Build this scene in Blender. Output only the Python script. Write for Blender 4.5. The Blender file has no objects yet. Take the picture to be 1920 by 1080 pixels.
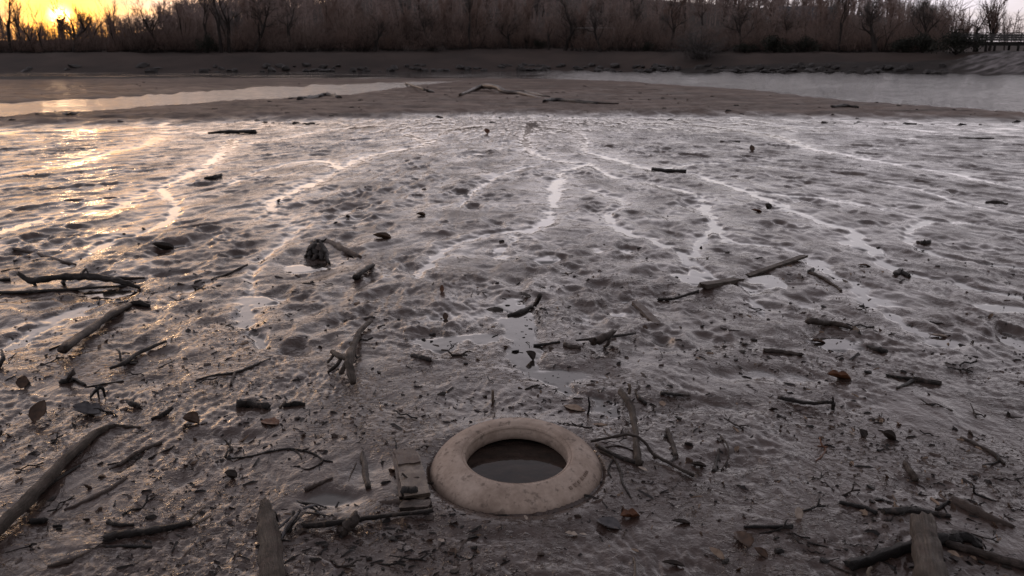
import bpy, math, random
import numpy as np
from mathutils import Vector, Matrix, Euler

scene = bpy.context.scene
col = scene.collection
R = math.radians

# ------------------------------------------------------------------ camera, sky, sun, exposure
CAM_H, TILT, LENS = 1.57, R(16.0), 28.0
FPX = LENS / 36.0 * 1920.0
cam_data = bpy.data.cameras.new("camera")
cam_data.lens = LENS
cam_data.sensor_width = 36.0
cam_data.clip_start = 0.05
cam_data.clip_end = 9000.0
cam_data.dof.use_dof = True
cam_data.dof.focus_distance = 3.6
cam_data.dof.aperture_fstop = 5.6
cam = bpy.data.objects.new("camera", cam_data)
col.objects.link(cam)
cam.location = (0, 0, CAM_H)
cam.rotation_euler = (R(90) - TILT, 0, 0)
scene.camera = cam


def ray(px, py):
    """direction of the sight line through a point of the 1920x1080 photograph"""
    a, b = (px - 960.0) / FPX, (540.0 - py) / FPX
    return np.array([a, math.cos(TILT) + b * math.sin(TILT), -math.sin(TILT) + b * math.cos(TILT)])


def ground(px, py, z=0.0):
    d = ray(px, py)
    t = (z - CAM_H) / d[2]
    return d[0] * t, d[1] * t


SUN = ray(112, 30)
SUN = SUN / np.linalg.norm(SUN)
SUN_EL = math.asin(SUN[2])
SUN_AZ = math.atan2(SUN[0], SUN[1])          # clockwise from +Y

world = bpy.data.worlds.new("World")
scene.world = world
world.use_nodes = True
wn, wl = world.node_tree.nodes, world.node_tree.links
wn.clear()
w_out = wn.new("ShaderNodeOutputWorld")
w_bg = wn.new("ShaderNodeBackground")
sky = wn.new("ShaderNodeTexSky")
sky.sky_type = 'NISHITA'
sky.sun_disc = False
sky.sun_elevation = SUN_EL
sky.sun_rotation = SUN_AZ
sky.altitude = 50
sky.air_density = 1.0
sky.dust_density = 2.0
sky.ozone_density = 1.0
w_bg.inputs["Strength"].default_value = 0.15
# thin evening cloud over the clear sky: noise on the direction, lit by the same sky
tc = wn.new("ShaderNodeTexCoord")
sepd = wn.new("ShaderNodeSeparateXYZ")
wl.new(tc.outputs["Generated"], sepd.inputs[0])
zmax = wn.new("ShaderNodeMath"); zmax.operation = 'MAXIMUM'; zmax.inputs[1].default_value = 0.0
wl.new(sepd.outputs["Z"], zmax.inputs[0])
zadd = wn.new("ShaderNodeMath"); zadd.operation = 'ADD'; zadd.inputs[1].default_value = 0.10
wl.new(zmax.outputs[0], zadd.inputs[0])
dvx = wn.new("ShaderNodeMath"); dvx.operation = 'DIVIDE'
dvy = wn.new("ShaderNodeMath"); dvy.operation = 'DIVIDE'
wl.new(sepd.outputs["X"], dvx.inputs[0]); wl.new(zadd.outputs[0], dvx.inputs[1])
wl.new(sepd.outputs["Y"], dvy.inputs[0]); wl.new(zadd.outputs[0], dvy.inputs[1])
comb = wn.new("ShaderNodeCombineXYZ")
wl.new(dvx.outputs[0], comb.inputs[0]); wl.new(dvy.outputs[0], comb.inputs[1])
cl = wn.new("ShaderNodeTexNoise")
cl.inputs["Scale"].default_value = 0.55
cl.inputs["Detail"].default_value = 6.0
cl.inputs["Roughness"].default_value = 0.55
wl.new(comb.outputs[0], cl.inputs["Vector"])
clr = wn.new("ShaderNodeMapRange")
clr.inputs["From Min"].default_value = 0.30
clr.inputs["From Max"].default_value = 0.62
clr.inputs["To Min"].default_value = 0.55
clr.inputs["To Max"].default_value = 0.95
wl.new(cl.outputs["Fac"], clr.inputs["Value"])
cloudmix = wn.new("ShaderNodeMix"); cloudmix.data_type = 'RGBA'
wl.new(clr.outputs[0], cloudmix.inputs["Factor"])
wl.new(sky.outputs[0], cloudmix.inputs["A"])
CLOUD = (5.1, 4.65, 5.0, 1)            # high thin cloud, lilac grey
CLOUD_WARM = (3.6, 1.75, 0.60, 1)        # and golden towards the sun
cloud_col = wn.new("ShaderNodeMix"); cloud_col.data_type = 'RGBA'
cloud_col.inputs["A"].default_value = CLOUD
cloud_col.inputs["B"].default_value = CLOUD_WARM
wl.new(cloud_col.outputs["Result"], cloudmix.inputs["B"])
# the sun's disc and aureole shining through that veil
sdot = wn.new("ShaderNodeVectorMath"); sdot.operation = 'DOT_PRODUCT'
wl.new(tc.outputs["Generated"], sdot.inputs[0])
sdot.inputs[1].default_value = tuple(SUN)


def glow(power, colr):
    m = wn.new("ShaderNodeMath"); m.operation = 'MAXIMUM'; m.inputs[1].default_value = 0.0
    wl.new(sdot.outputs["Value"], m.inputs[0])
    p = wn.new("ShaderNodeMath"); p.operation = 'POWER'; p.inputs[1].default_value = power
    wl.new(m.outputs[0], p.inputs[0])
    s = wn.new("ShaderNodeVectorMath"); s.operation = 'SCALE'
    s.inputs[0].default_value = colr
    wl.new(p.outputs[0], s.inputs["Scale"])
    return s


def vadd(a, b):
    n = wn.new("ShaderNodeVectorMath"); n.operation = 'ADD'
    wl.new(a, n.inputs[0]); wl.new(b, n.inputs[1])
    return n.outputs[0]


warm = wn.new("ShaderNodeMath"); warm.operation = 'MAXIMUM'; warm.inputs[1].default_value = 0.0
wl.new(sdot.outputs["Value"], warm.inputs[0])
warm2 = wn.new("ShaderNodeMath"); warm2.operation = 'POWER'; warm2.inputs[1].default_value = 220.0
wl.new(warm.outputs[0], warm2.inputs[0])
wl.new(warm2.outputs[0], cloud_col.inputs["Factor"])
g1 = glow(40000.0, (150.0, 74.0, 20.0))
g2 = glow(1600.0, (12.0, 4.6, 0.5))
g3 = glow(110.0, (0.6, 0.30, 0.10))
el = wn.new("ShaderNodeMapRange"); el.interpolation_type = 'SMOOTHSTEP'
wl.new(sepd.outputs["Z"], el.inputs["Value"])
for k_, v_ in zip(("From Min", "From Max", "To Min", "To Max"), (0.04, 0.60, 1.10, 0.45)):
    el.inputs[k_].default_value = v_
az = wn.new("ShaderNodeMapRange")
wl.new(sdot.outputs["Value"], az.inputs["Value"])
for k_, v_ in zip(("From Min", "From Max", "To Min", "To Max"), (-1.0, 0.9, 0.40, 1.0)):
    az.inputs[k_].default_value = v_
fall = wn.new("ShaderNodeMath"); fall.operation = 'MULTIPLY'
wl.new(el.outputs[0], fall.inputs[0]); wl.new(az.outputs[0], fall.inputs[1])
veil = wn.new("ShaderNodeVectorMath"); veil.operation = 'SCALE'
wl.new(cloudmix.outputs["Result"], veil.inputs[0]); wl.new(fall.outputs[0], veil.inputs["Scale"])
low = wn.new("ShaderNodeMapRange")                  # below the horizon the land, not the sky
wl.new(sepd.outputs["Z"], low.inputs["Value"])
for k_, v_ in zip(("From Min", "From Max", "To Min", "To Max"), (-0.03, -0.005, 0.10, 1.0)):
    low.inputs[k_].default_value = v_
veil2 = wn.new("ShaderNodeVectorMath"); veil2.operation = 'SCALE'
wl.new(veil.outputs[0], veil2.inputs[0]); wl.new(low.outputs[0], veil2.inputs["Scale"])
acc = vadd(veil2.outputs[0], g1.outputs[0])
acc = vadd(acc, g2.outputs[0])
acc = vadd(acc, g3.outputs[0])
wl.new(acc, w_bg.inputs["Color"])
wl.new(w_bg.outputs[0], w_out.inputs["Surface"])

sun_data = bpy.data.lights.new("sun", 'SUN')
sun_data.energy = 0.05
sun_data.angle = R(3.0)
sun_data.color = (1.0, 0.68, 0.42)
sun = bpy.data.objects.new("sun", sun_data)
col.objects.link(sun)
sun.rotation_euler = Vector(SUN).to_track_quat('Z', 'Y').to_euler()
sun.location = (-40, 60, 30)

scene.view_settings.view_transform = 'Standard'
scene.view_settings.look = 'None'
scene.view_settings.gamma = 1.0
scene.view_settings.exposure = 0.48
scene.view_settings.use_curve_mapping = False
scene.render.engine = 'CYCLES'
scene.cycles.use_denoising = True
scene.cycles.max_bounces = 5
scene.cycles.diffuse_bounces = 2
scene.cycles.glossy_bounces = 3
scene.cycles.transmission_bounces = 2
scene.cycles.caustics_reflective = False
scene.cycles.sample_clamp_indirect = 6.0

rng = np.random.default_rng(7)
rnd = random.Random(11)

# ------------------------------------------------------------------ numeric helpers


def smooth(a, b, x):
    t = np.clip((x - a) / (b - a), 0.0, 1.0)
    return t * t * (3 - 2 * t)


def pnoise(x, y, seed=0):
    """gradient noise, about -0.7..0.7"""
    xi, yi = np.floor(x).astype(np.int64), np.floor(y).astype(np.int64)
    xf, yf = x - xi, y - yi
    u = xf * xf * xf * (xf * (xf * 6 - 15) + 10)
    v = yf * yf * yf * (yf * (yf * 6 - 15) + 10)

    def g(ix, iy, dx, dy):
        h = (ix * 374761393 + iy * 668265263 + seed * 982451653) & 0x7fffffff
        h = ((h ^ (h >> 13)) * 1274126177) & 0x7fffffff
        h = (h ^ (h >> 16)) & 0xffff
        a = h * (2 * math.pi / 65536.0)
        return np.cos(a) * dx + np.sin(a) * dy
    n00, n10 = g(xi, yi, xf, yf), g(xi + 1, yi, xf - 1, yf)
    n01, n11 = g(xi, yi + 1, xf, yf - 1), g(xi + 1, yi + 1, xf - 1, yf - 1)
    return (n00 * (1 - u) + n10 * u) * (1 - v) + (n01 * (1 - u) + n11 * u) * v


def fbm(x, y, octaves=4, seed=0, gain=0.5, lac=2.03):
    t, a = 0.0, 1.0
    for i in range(octaves):
        t = t + a * pnoise(x, y, seed + i * 17)
        x, y, a = x * lac + 3.7, y * lac - 1.3, a * gain
    return t


def spline(pts, n):
    """Catmull-Rom through profile or path points"""
    P = [np.asarray(p, float) for p in pts]
    P = [2 * P[0] - P[1]] + P + [2 * P[-1] - P[-2]]
    out = []
    for i in range(1, len(P) - 2):
        for k in range(n):
            t = k / n
            a, b, c, d = P[i - 1:i + 3]
            out.append(0.5 * ((2 * b) + (-a + c) * t + (2 * a - 5 * b + 4 * c - d) * t * t + (-a + 3 * b - 3 * c + d) * t ** 3))
    out.append(P[-2])
    return out


# ------------------------------------------------------------------ mesh and object helpers
def set_smooth(me, flag=True):
    me.polygons.foreach_set("use_smooth", [flag] * len(me.polygons))


def mesh_from(name, V, F, mat=None, uv=None, smooth_shade=True):
    me = bpy.data.meshes.new(name)
    me.from_pydata([tuple(v) for v in V], [], [tuple(f) for f in F])
    if uv is not None:
        layer = me.uv_layers.new(name="UVMap")
        li = np.empty(len(me.loops), dtype=np.int32)
        me.loops.foreach_get("vertex_index", li)
        layer.data.foreach_set("uv", np.asarray(uv, dtype=np.float32)[li].ravel())
    if mat is not None:
        me.materials.append(mat)
    set_smooth(me, smooth_shade)
    me.update()
    return me


def tag(o, label=None, cat=None, group=None, kind=None):
    if label: o["label"] = label
    if cat: o["category"] = cat
    if group: o["group"] = group
    if kind: o["kind"] = kind
    return o


def link(name, me, parent=None, loc=None):
    o = bpy.data.objects.new(name, me)
    col.objects.link(o)
    if parent is not None:
        o.parent = parent
    if loc is not None:
        o.location = loc
    return o


def empty(name, loc=(0, 0, 0)):
    o = bpy.data.objects.new(name, None)
    o.empty_display_size = 0.1
    col.objects.link(o)
    o.location = loc
    return o


def copy_tree(o, parent=None):
    c = o.copy()
    col.objects.link(c)
    if parent is not None:
        c.parent = parent
    for ch in list(o.children):
        copy_tree(ch, c)
    return c


class Geo:
    """collects tubes and slabs into one mesh"""

    def __init__(self):
        self.V, self.F, self.UV = [], [], []

    def tube(self, pts, rads, n=6, cap=True, rough=0.0, flat=1.0, seed=0, jag=0.0, ridge=0.0):
        pts = [np.asarray(p, float) for p in pts]
        r_ = random.Random(seed)
        rg = [1 + ridge * r_.uniform(-1, 0.6) for _ in range(n)]
        base = len(self.V)
        up = np.array([0.0, 0.0, 1.0])
        prev = None
        L = 0.0
        for i, p in enumerate(pts):
            a = pts[max(i - 1, 0)]
            b = pts[min(i + 1, len(pts) - 1)]
            t = b - a
            t = t / (np.linalg.norm(t) + 1e-12)
            if prev is None:
                ref = up if abs(t[2]) < 0.9 else np.array([0.0, 1.0, 0.0])
                s = np.cross(t, ref)
            else:
                s = prev - t * np.dot(prev, t)
            s = s / (np.linalg.norm(s) + 1e-12)
            prev = s
            w = np.cross(s, t)
            if i:
                L += np.linalg.norm(p - pts[i - 1])
            for k in range(n):
                ang = 2 * math.pi * k / n
                rr = rads[i] * (1 + rough * (r_.random() - 0.5) * 2) * (1 + (rg[k] - 1) * (0.6 + 0.8 * r_.random()))
                q = p + s * math.cos(ang) * rr + w * math.sin(ang) * rr * flat
                if jag and (i == 0 or i == len(pts) - 1):
                    q = q + t * (r_.random() - 0.5) * jag
                self.V.append(q)
                self.UV.append((abs(k / n * 2 - 1), L))
        m = len(pts)
        for i in range(m - 1):
            for k in range(n):
                a = base + i * n + k
                b = base + i * n + (k + 1) % n
                self.F.append((a, b, b + n, a + n))
        if cap:
            for i in (0, m - 1):
                c = len(self.V)
                self.V.append(pts[i] + (pts[i] - pts[1 if i == 0 else m - 2]) * 0.0)
                self.UV.append((0.5, 0.0 if i == 0 else L))
                for k in range(n):
                    a = base + i * n + k
                    b = base + i * n + (k + 1) % n
                    self.F.append((b, a, c) if i == 0 else (a, b, c))
        return self

    def box(self, c, size, rot=None):
        base = len(self.V)
        for sx, sy, sz in ((-1, -1, -1), (1, -1, -1), (1, 1, -1), (-1, 1, -1), (-1, -1, 1), (1, -1, 1), (1, 1, 1), (-1, 1, 1)):
            v = Vector((sx * size[0] / 2, sy * size[1] / 2, sz * size[2] / 2))
            if rot is not None:
                v = rot @ v
            self.V.append(np.array(v) + np.asarray(c, float))
            self.UV.append((sx * size[0], sy * size[1] + sz * size[2]))
        for f in ((0, 3, 2, 1), (4, 5, 6, 7), (0, 1, 5, 4), (1, 2, 6, 5), (2, 3, 7, 6), (3, 0, 4, 7)):
            self.F.append(tuple(base + i for i in f))
        return self

    def mesh(self, name, mat, smooth_shade=True):
        return mesh_from(name, self.V, self.F, mat, self.UV, smooth_shade)


# ------------------------------------------------------------------ materials
def new_mat(name):
    m = bpy.data.materials.new(name)
    m.use_nodes = True
    nt = m.node_tree
    bsdf = nt.nodes["Principled BSDF"]
    return m, nt, bsdf


def ramp(nt, fac, stops):
    r = nt.nodes.new("ShaderNodeValToRGB")
    els = r.color_ramp.elements
    while len(els) < len(stops):
        els.new(0.5)
    for e, (p, c) in zip(els, stops):
        e.position = p
        e.color = (*c, 1)
    nt.links.new(fac, r.inputs[0])
    return r.outputs["Color"]


def noise(nt, vec, scale, detail=4, rough=0.55, dist=0.0):
    n = nt.nodes.new("ShaderNodeTexNoise")
    n.inputs["Scale"].default_value = scale
    n.inputs["Detail"].default_value = detail
    n.inputs["Roughness"].default_value = rough
    n.inputs["Distortion"].default_value = dist
    if vec is not None:
        nt.links.new(vec, n.inputs["Vector"])
    return n.outputs["Fac"]


def math_node(nt, op, a, b):
    n = nt.nodes.new("ShaderNodeMath")
    n.operation = op
    for i, v in enumerate((a, b)):
        if isinstance(v, (int, float)):
            n.inputs[i].default_value = v
        else:
            nt.links.new(v, n.inputs[i])
    return n.outputs[0]


def maprange(nt, v, a, b, c, d):
    n = nt.nodes.new("ShaderNodeMapRange")
    nt.links.new(v, n.inputs["Value"])
    for k, x in zip(("From Min", "From Max", "To Min", "To Max"), (a, b, c, d)):
        n.inputs[k].default_value = x
    return n.outputs[0]


def mixrgb(nt, fac, a, b):
    n = nt.nodes.new("ShaderNodeMix")
    n.data_type = 'RGBA'
    for key, v in (("Factor", fac), ("A", a), ("B", b)):
        if isinstance(v, tuple):
            n.inputs[key].default_value = (*v, 1)
        elif isinstance(v, (int, float)):
            n.inputs[key].default_value = v
        else:
            nt.links.new(v, n.inputs[key])
    return n.outputs["Result"]


def bump(nt, height, dist, strength=1.0, normal=None):
    b = nt.nodes.new("ShaderNodeBump")
    b.inputs["Distance"].default_value = dist
    if isinstance(strength, (int, float)):
        b.inputs["Strength"].default_value = strength
    else:
        nt.links.new(strength, b.inputs["Strength"])
    nt.links.new(height, b.inputs["Height"])
    if normal is not None:
        nt.links.new(normal, b.inputs["Normal"])
    return b.outputs["Normal"]


def coords(nt, which="Object"):
    return nt.nodes.new("ShaderNodeTexCoord").outputs[which]


def attr(nt, name):
    a = nt.nodes.new("ShaderNodeAttribute")
    a.attribute_name = name
    return a.outputs["Fac"]


def mapping(nt, vec, scale, rot=(0, 0, 0)):
    m = nt.nodes.new("ShaderNodeMapping")
    m.inputs["Scale"].default_value = scale
    m.inputs["Rotation"].default_value = rot
    nt.links.new(vec, m.inputs["Vector"])
    return m.outputs[0]


def make_ground_material():
    m, nt, b = new_mat("wet_mud")
    L = nt.links
    P = coords(nt)
    wet, dry = attr(nt, "wet"), attr(nt, "dry")
    big = noise(nt, P, 0.9, 5, 0.6)
    mid = noise(nt, P, 9.0, 5, 0.6)
    fine = noise(nt, P, 90.0, 4, 0.65)
    c1 = ramp(nt, big, [(0.30, (0.048, 0.031, 0.026)), (0.55, (0.076, 0.051, 0.042)), (0.75, (0.108, 0.074, 0.062))])
    c2 = ramp(nt, mid, [(0.32, (0.032, 0.021, 0.018)), (0.7, (0.096, 0.064, 0.054))])
    mud = mixrgb(nt, 0.5, c1, c2)
    sand = ramp(nt, noise(nt, mapping(nt, P, (0.16, 0.9, 1)), 1.3, 7, 0.68), [(0.34, (0.060, 0.043, 0.035)), (0.5, (0.165, 0.120, 0.098)), (0.66, (0.270, 0.203, 0.170))])
    colr = mixrgb(nt, dry, mud, sand)
    film = maprange(nt, wet, 0.34, 0.66, 0.0, 1.0)
    colr = mixrgb(nt, film, colr, (0.030, 0.025, 0.022))
    L.new(colr, b.inputs["Base Color"])
    damp = maprange(nt, wet, 0.0, 0.5, 0.0, 1.0)
    r0 = maprange(nt, mid, 0.3, 0.7, 0.20, 0.40)
    r0 = math_node(nt, 'SUBTRACT', r0, math_node(nt, 'MULTIPLY', damp, 0.16))
    rough = nt.nodes.new("ShaderNodeMix")
    L.new(dry, rough.inputs["Factor"]); L.new(r0, rough.inputs["A"]); rough.inputs["B"].default_value = 0.85
    rough2 = nt.nodes.new("ShaderNodeMix")
    L.new(film, rough2.inputs["Factor"]); L.new(rough.outputs["Result"], rough2.inputs["A"]); rough2.inputs["B"].default_value = 0.07
    L.new(rough2.outputs["Result"], b.inputs["Roughness"])
    b.inputs["IOR"].default_value = 1.38
    b.inputs["Coat IOR"].default_value = 1.33
    gl = maprange(nt, noise(nt, P, 1.4, 5, 0.6), 0.38, 0.60, 0.08, 1.0)
    gl = math_node(nt, 'MULTIPLY', gl, math_node(nt, 'SUBTRACT', 1.0, dry))
    ys = nt.nodes.new("ShaderNodeSeparateXYZ"); L.new(P, ys.inputs[0])
    gl = math_node(nt, 'MAXIMUM', gl, math_node(nt, 'MULTIPLY', damp, 1.3))
    gl = math_node(nt, 'MAXIMUM', gl, maprange(nt, ys.outputs["Y"], 3.5, 7.5, 1.0, 0.10))     # the tide left the near mud last
    L.new(gl, b.inputs["Coat Weight"])
    b.inputs["Coat Roughness"].default_value = 0.09
    inv = math_node(nt, 'SUBTRACT', 1.0, math_node(nt, 'MAXIMUM', film, math_node(nt, 'MULTIPLY', damp, 0.75)))
    cf = nt.nodes.new("ShaderNodeCombineXYZ")
    nt.links.new(attr(nt, "flow_u"), cf.inputs[0]); nt.links.new(attr(nt, "flow_v"), cf.inputs[1])
    streak = noise(nt, mapping(nt, cf.outputs[0], (9.0, 7.0, 1.0)), 1.0, 5, 0.6, 0.5)
    yy = nt.nodes.new("ShaderNodeSeparateXYZ"); nt.links.new(P, yy.inputs[0])
    close = maprange(nt, yy.outputs["Y"], 3.2, 7.5, 1.0, 0.22)          # the finest relief only where it can be resolved
    inv = math_node(nt, 'MULTIPLY', inv, math_node(nt, 'MAXIMUM', close, dry))
    n1 = bump(nt, mid, 0.020, math_node(nt, 'MULTIPLY', inv, 0.45))
    n1 = bump(nt, streak, 0.040, math_node(nt, 'MULTIPLY', inv, 0.55), n1)
    fl = noise(nt, mapping(nt, P, (1.0, 1.35, 1.0)), 34.0, 3, 0.6, 0.3)
    fl = math_node(nt, 'MULTIPLY', maprange(nt, fl, 0.52, 0.72, 0.0, 1.0), maprange(nt, noise(nt, P, 1.6, 3), 0.44, 0.60, 0.04, 1.0))
    n1 = bump(nt, fl, 0.016, math_node(nt, 'MULTIPLY', inv, 0.8), n1)
    n2 = bump(nt, fine, 0.006, math_node(nt, 'MULTIPLY', inv, 0.35), n1)
    L.new(bump(nt, fl, 0.014, math_node(nt, 'MULTIPLY', inv, 0.8), bump(nt, streak, 0.030, math_node(nt, 'MULTIPLY', inv, 0.45))), b.inputs["Coat Normal"])
    rip = noise(nt, P, 26.0, 2, 0.5)
    n3 = bump(nt, rip, 0.002, math_node(nt, 'MULTIPLY', film, 0.25), n2)
    L.new(n3, b.inputs["Normal"])
    return m


def make_water_material(name, base, wave, scale, stretch=(1, 1, 1), rough=0.04):
    m, nt, b = new_mat(name)
    P = mapping(nt, coords(nt), stretch)
    b.inputs["Base Color"].default_value = (*base, 1)
    b.inputs["Roughness"].default_value = rough
    b.inputs["IOR"].default_value = 1.333
    a = noise(nt, P, scale, 4, 0.55)
    c = noise(nt, P, scale * 0.22, 3, 0.5)
    side = nt.nodes.new("ShaderNodeSeparateXYZ")
    nt.links.new(coords(nt), side.inputs[0])
    n1 = bump(nt, c, wave * 2.2, 0.6)
    n2 = bump(nt, a, wave, 0.8, n1)
    nt.links.new(n2, b.inputs["Normal"])
    return m


def make_river_material():
    m, nt, b = new_mat("river_water")
    P = coords(nt)
    b.inputs["Base Color"].default_value = (0.085, 0.080, 0.078, 1)
    b.inputs["IOR"].default_value = 1.333
    side = nt.nodes.new("ShaderNodeSeparateXYZ")
    nt.links.new(P, side.inputs[0])
    calm = maprange(nt, side.outputs["X"], -8.0, 9.0, 0.75, 1.5)   # the wind reaches the open reach, the side channel lies calm
    gust = noise(nt, mapping(nt, P, (0.10, 0.35, 1)), 1.0, 4, 0.6)
    nt.links.new(math_node(nt, "ADD", maprange(nt, side.outputs["X"], -8.0, 10.0, 0.20, 0.16), maprange(nt, gust, 0.3, 0.7, -0.06, 0.08)), b.inputs["Roughness"])
    lee = math_node(nt, "MULTIPLY", maprange(nt, side.outputs["Y"], 56.0, 64.0, 0.0, 1.0), maprange(nt, side.outputs["X"], 2.0, 9.0, 1.0, 0.0))
    keep = math_node(nt, "SUBTRACT", 1.0, math_node(nt, "MULTIPLY", lee, maprange(nt, gust, 0.45, 0.62, 0.85, 0.35)))
    rg = math_node(nt, "MULTIPLY", b.inputs["Roughness"].links[0].from_socket, keep)
    nt.links.new(rg, b.inputs["Roughness"])
    calm = math_node(nt, "MULTIPLY", calm, keep)
    a = noise(nt, mapping(nt, P, (1.0, 0.75, 1)), 3.2, 4, 0.6)
    c = noise(nt, mapping(nt, P, (0.6, 1.0, 1)), 0.9, 3, 0.5)
    n1 = bump(nt, c, 0.16, math_node(nt, 'MULTIPLY', calm, 0.9))
    n2 = bump(nt, a, 0.10, math_node(nt, 'MULTIPLY', calm, 0.9), n1)
    nt.links.new(n2, b.inputs["Normal"])
    return m


def make_bank_material():
    m, nt, b = new_mat("far_bank_earth")
    P = coords(nt)
    pale = attr(nt, "pale")
    n = noise(nt, mapping(nt, P, (0.5, 0.5, 2.0)), 0.8, 6, 0.65)
    c = ramp(nt, n, [(0.3, (0.016, 0.013, 0.012)), (0.55, (0.034, 0.028, 0.025)), (0.8, (0.060, 0.048, 0.041))])
    c = mixrgb(nt, pale, c, ramp(nt, noise(nt, P, 0.5, 4), [(0.42, (0.04, 0.036, 0.034)), (0.62, (0.26, 0.245, 0.25))]))
    nt.links.new(c, b.inputs["Base Color"])
    b.inputs["Roughness"].default_value = 0.9
    nt.links.new(bump(nt, noise(nt, P, 3.0, 5, 0.65), 0.15, 0.8), b.inputs["Normal"])
    return m


def make_wood(name, dark, light, rough=0.5, coat=0.0, mud=0.0):
    m, nt, b = new_mat(name)
    uv = coords(nt, "UV")
    g = noise(nt, mapping(nt, uv, (22.0, 7.0, 1.0)), 1.0, 6, 0.7)
    big = noise(nt, coords(nt), 14.0, 4, 0.6)
    c = ramp(nt, g, [(0.30, dark), (0.70, light)])
    c = mixrgb(nt, maprange(nt, big, 0.35, 0.7, 0.0, 0.75), c, dark)
    if mud:
        mm = noise(nt, coords(nt), 24.0, 5, 0.65)
        c = mixrgb(nt, maprange(nt, mm, 0.58 - mud * 0.2, 0.66 - mud * 0.15, 0.0, 0.85), c, (0.115, 0.086, 0.072))
    nt.links.new(c, b.inputs["Base Color"])
    nt.links.new(maprange(nt, big, 0.3, 0.7, rough - 0.15, rough + 0.15), b.inputs["Roughness"])
    if coat:
        b.inputs["Coat Weight"].default_value = coat
        b.inputs["Coat Roughness"].default_value = 0.25
    nt.links.new(bump(nt, g, 0.010, 1.0), b.inputs["Normal"])
    return m


def make_leaf_mat(name, dark, light, rough=0.45):
    m, nt, b = new_mat(name)
    P = coords(nt)
    n = noise(nt, P, 40.0, 4, 0.6)
    c = ramp(nt, n, [(0.3, dark), (0.7, light)])
    nt.links.new(c, b.inputs["Base Color"])
    b.inputs["Roughness"].default_value = rough
    nt.links.new(bump(nt, noise(nt, P, 120.0, 3), 0.002, 0.6), b.inputs["Normal"])
    return m


def make_plain(name, dark, light, scale=3.0, rough=0.8, bump_d=0.02):
    m, nt, b = new_mat(name)
    P = coords(nt)
    n = noise(nt, P, scale, 5, 0.6)
    nt.links.new(ramp(nt, n, [(0.3, dark), (0.7, light)]), b.inputs["Base Color"])
    b.inputs["Roughness"].default_value = rough
    nt.links.new(bump(nt, n, bump_d, 0.7), b.inputs["Normal"])
    return m


M_GROUND = make_ground_material()
M_RIVER = make_river_material()
M_BANK = make_bank_material()
M_LITTER = make_plain("leaf_litter", (0.030, 0.021, 0.018), (0.075, 0.053, 0.044), 0.12, 0.95, 0.3)
M_WOOD_DARK = make_wood("wet_dark_wood", (0.008, 0.006, 0.005), (0.036, 0.026, 0.021), 0.45, 0.1, 0.05)
M_WOOD_BROWN = make_wood("wet_brown_wood", (0.020, 0.014, 0.011), (0.100, 0.070, 0.052), 0.5, 0.1, 0.2)
M_WOOD_GREY = make_wood("weathered_wood", (0.030, 0.023, 0.018), (0.210, 0.172, 0.138), 0.65, 0.0, 0.25)
M_WOOD_PALE = make_wood("bare_pale_wood", (0.18, 0.14, 0.105), (0.48, 0.40, 0.32), 0.6, 0.0, 0.2)
M_WOOD_TAN = make_wood("tan_board", (0.100, 0.078, 0.060), (0.330, 0.265, 0.205), 0.5, 0.2, 0.35)
M_WOOD_MUD = make_wood("mud_coated_wood", (0.070, 0.053, 0.045), (0.140, 0.108, 0.090), 0.5, 0.0, 0.9)
M_BARK_BLACK = make_wood("black_bark", (0.005, 0.004, 0.004), (0.022, 0.017, 0.015), 0.55, 0.1)
M_LEAF_DARK = make_leaf_mat("dark_leaf", (0.012, 0.009, 0.007), (0.045, 0.032, 0.024))
M_LEAF_BROWN = make_leaf_mat("brown_leaf", (0.040, 0.022, 0.013), (0.110, 0.062, 0.036))
M_LEAF_RUST = make_leaf_mat("rust_leaf", (0.080, 0.030, 0.014), (0.190, 0.080, 0.035))
M_LEAF_TAN = make_leaf_mat("tan_leaf", (0.17, 0.115, 0.078), (0.36, 0.27, 0.20), 0.6)
M_LEAF_PALE = make_leaf_mat("pale_leaf", (0.32, 0.26, 0.21), (0.58, 0.50, 0.43), 0.6)
M_LEAF_GREY = make_leaf_mat("grey_wet_leaf", (0.040, 0.040, 0.046), (0.110, 0.105, 0.110), 0.25)

# ------------------------------------------------------------------ the lie of the land
WL = -0.06                                   # river level


def edge(pxs, z=WL):
    """shore line given by points seen in the photograph -> distance as a function of the bearing X/Y"""
    A, Y = [], []
    for px, py in pxs:
        x, y = ground(px, py, z)
        A.append(x / y); Y.append(y)
    A, Y = np.array(A), np.array(Y)
    o = np.argsort(A)
    A, Y = A[o], Y[o]

    def f(a):
        return np.interp(a, A, Y)
    return f


left_near = edge([(-700, 250), (0, 222), (160, 211), (300, 202), (400, 194), (540, 187), (680, 177), (757, 165), (870, 152.5), (1000, 145), (1100, 143), (3000, 143)])
left_far = edge([(-700, 206), (0, 193), (200, 184), (400, 171), (533, 162), (640, 158.5), (757, 154.5), (870, 151.5), (1000, 150), (1100, 149), (3000, 149)])
bar_far = edge([(-700, 142), (0, 143.5), (300, 145), (640, 148.5), (900, 147), (1075, 149.5), (1180, 154), (1280, 162), (1440, 173), (1520, 186), (1600, 191), (1747, 203), (1847, 209), (1920, 213), (2600, 240)])
mud_end = edge([(-700, 250), (0, 238), (300, 231), (600, 224), (900, 216), (1300, 218), (1600, 222), (1920, 227), (2600, 232)], 0.0)
bank_edge = edge([(-700, 135.5), (0, 136), (500, 135), (1000, 133), (1300, 135.5), (1780, 139), (1920, 143), (2600, 146)])

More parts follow.
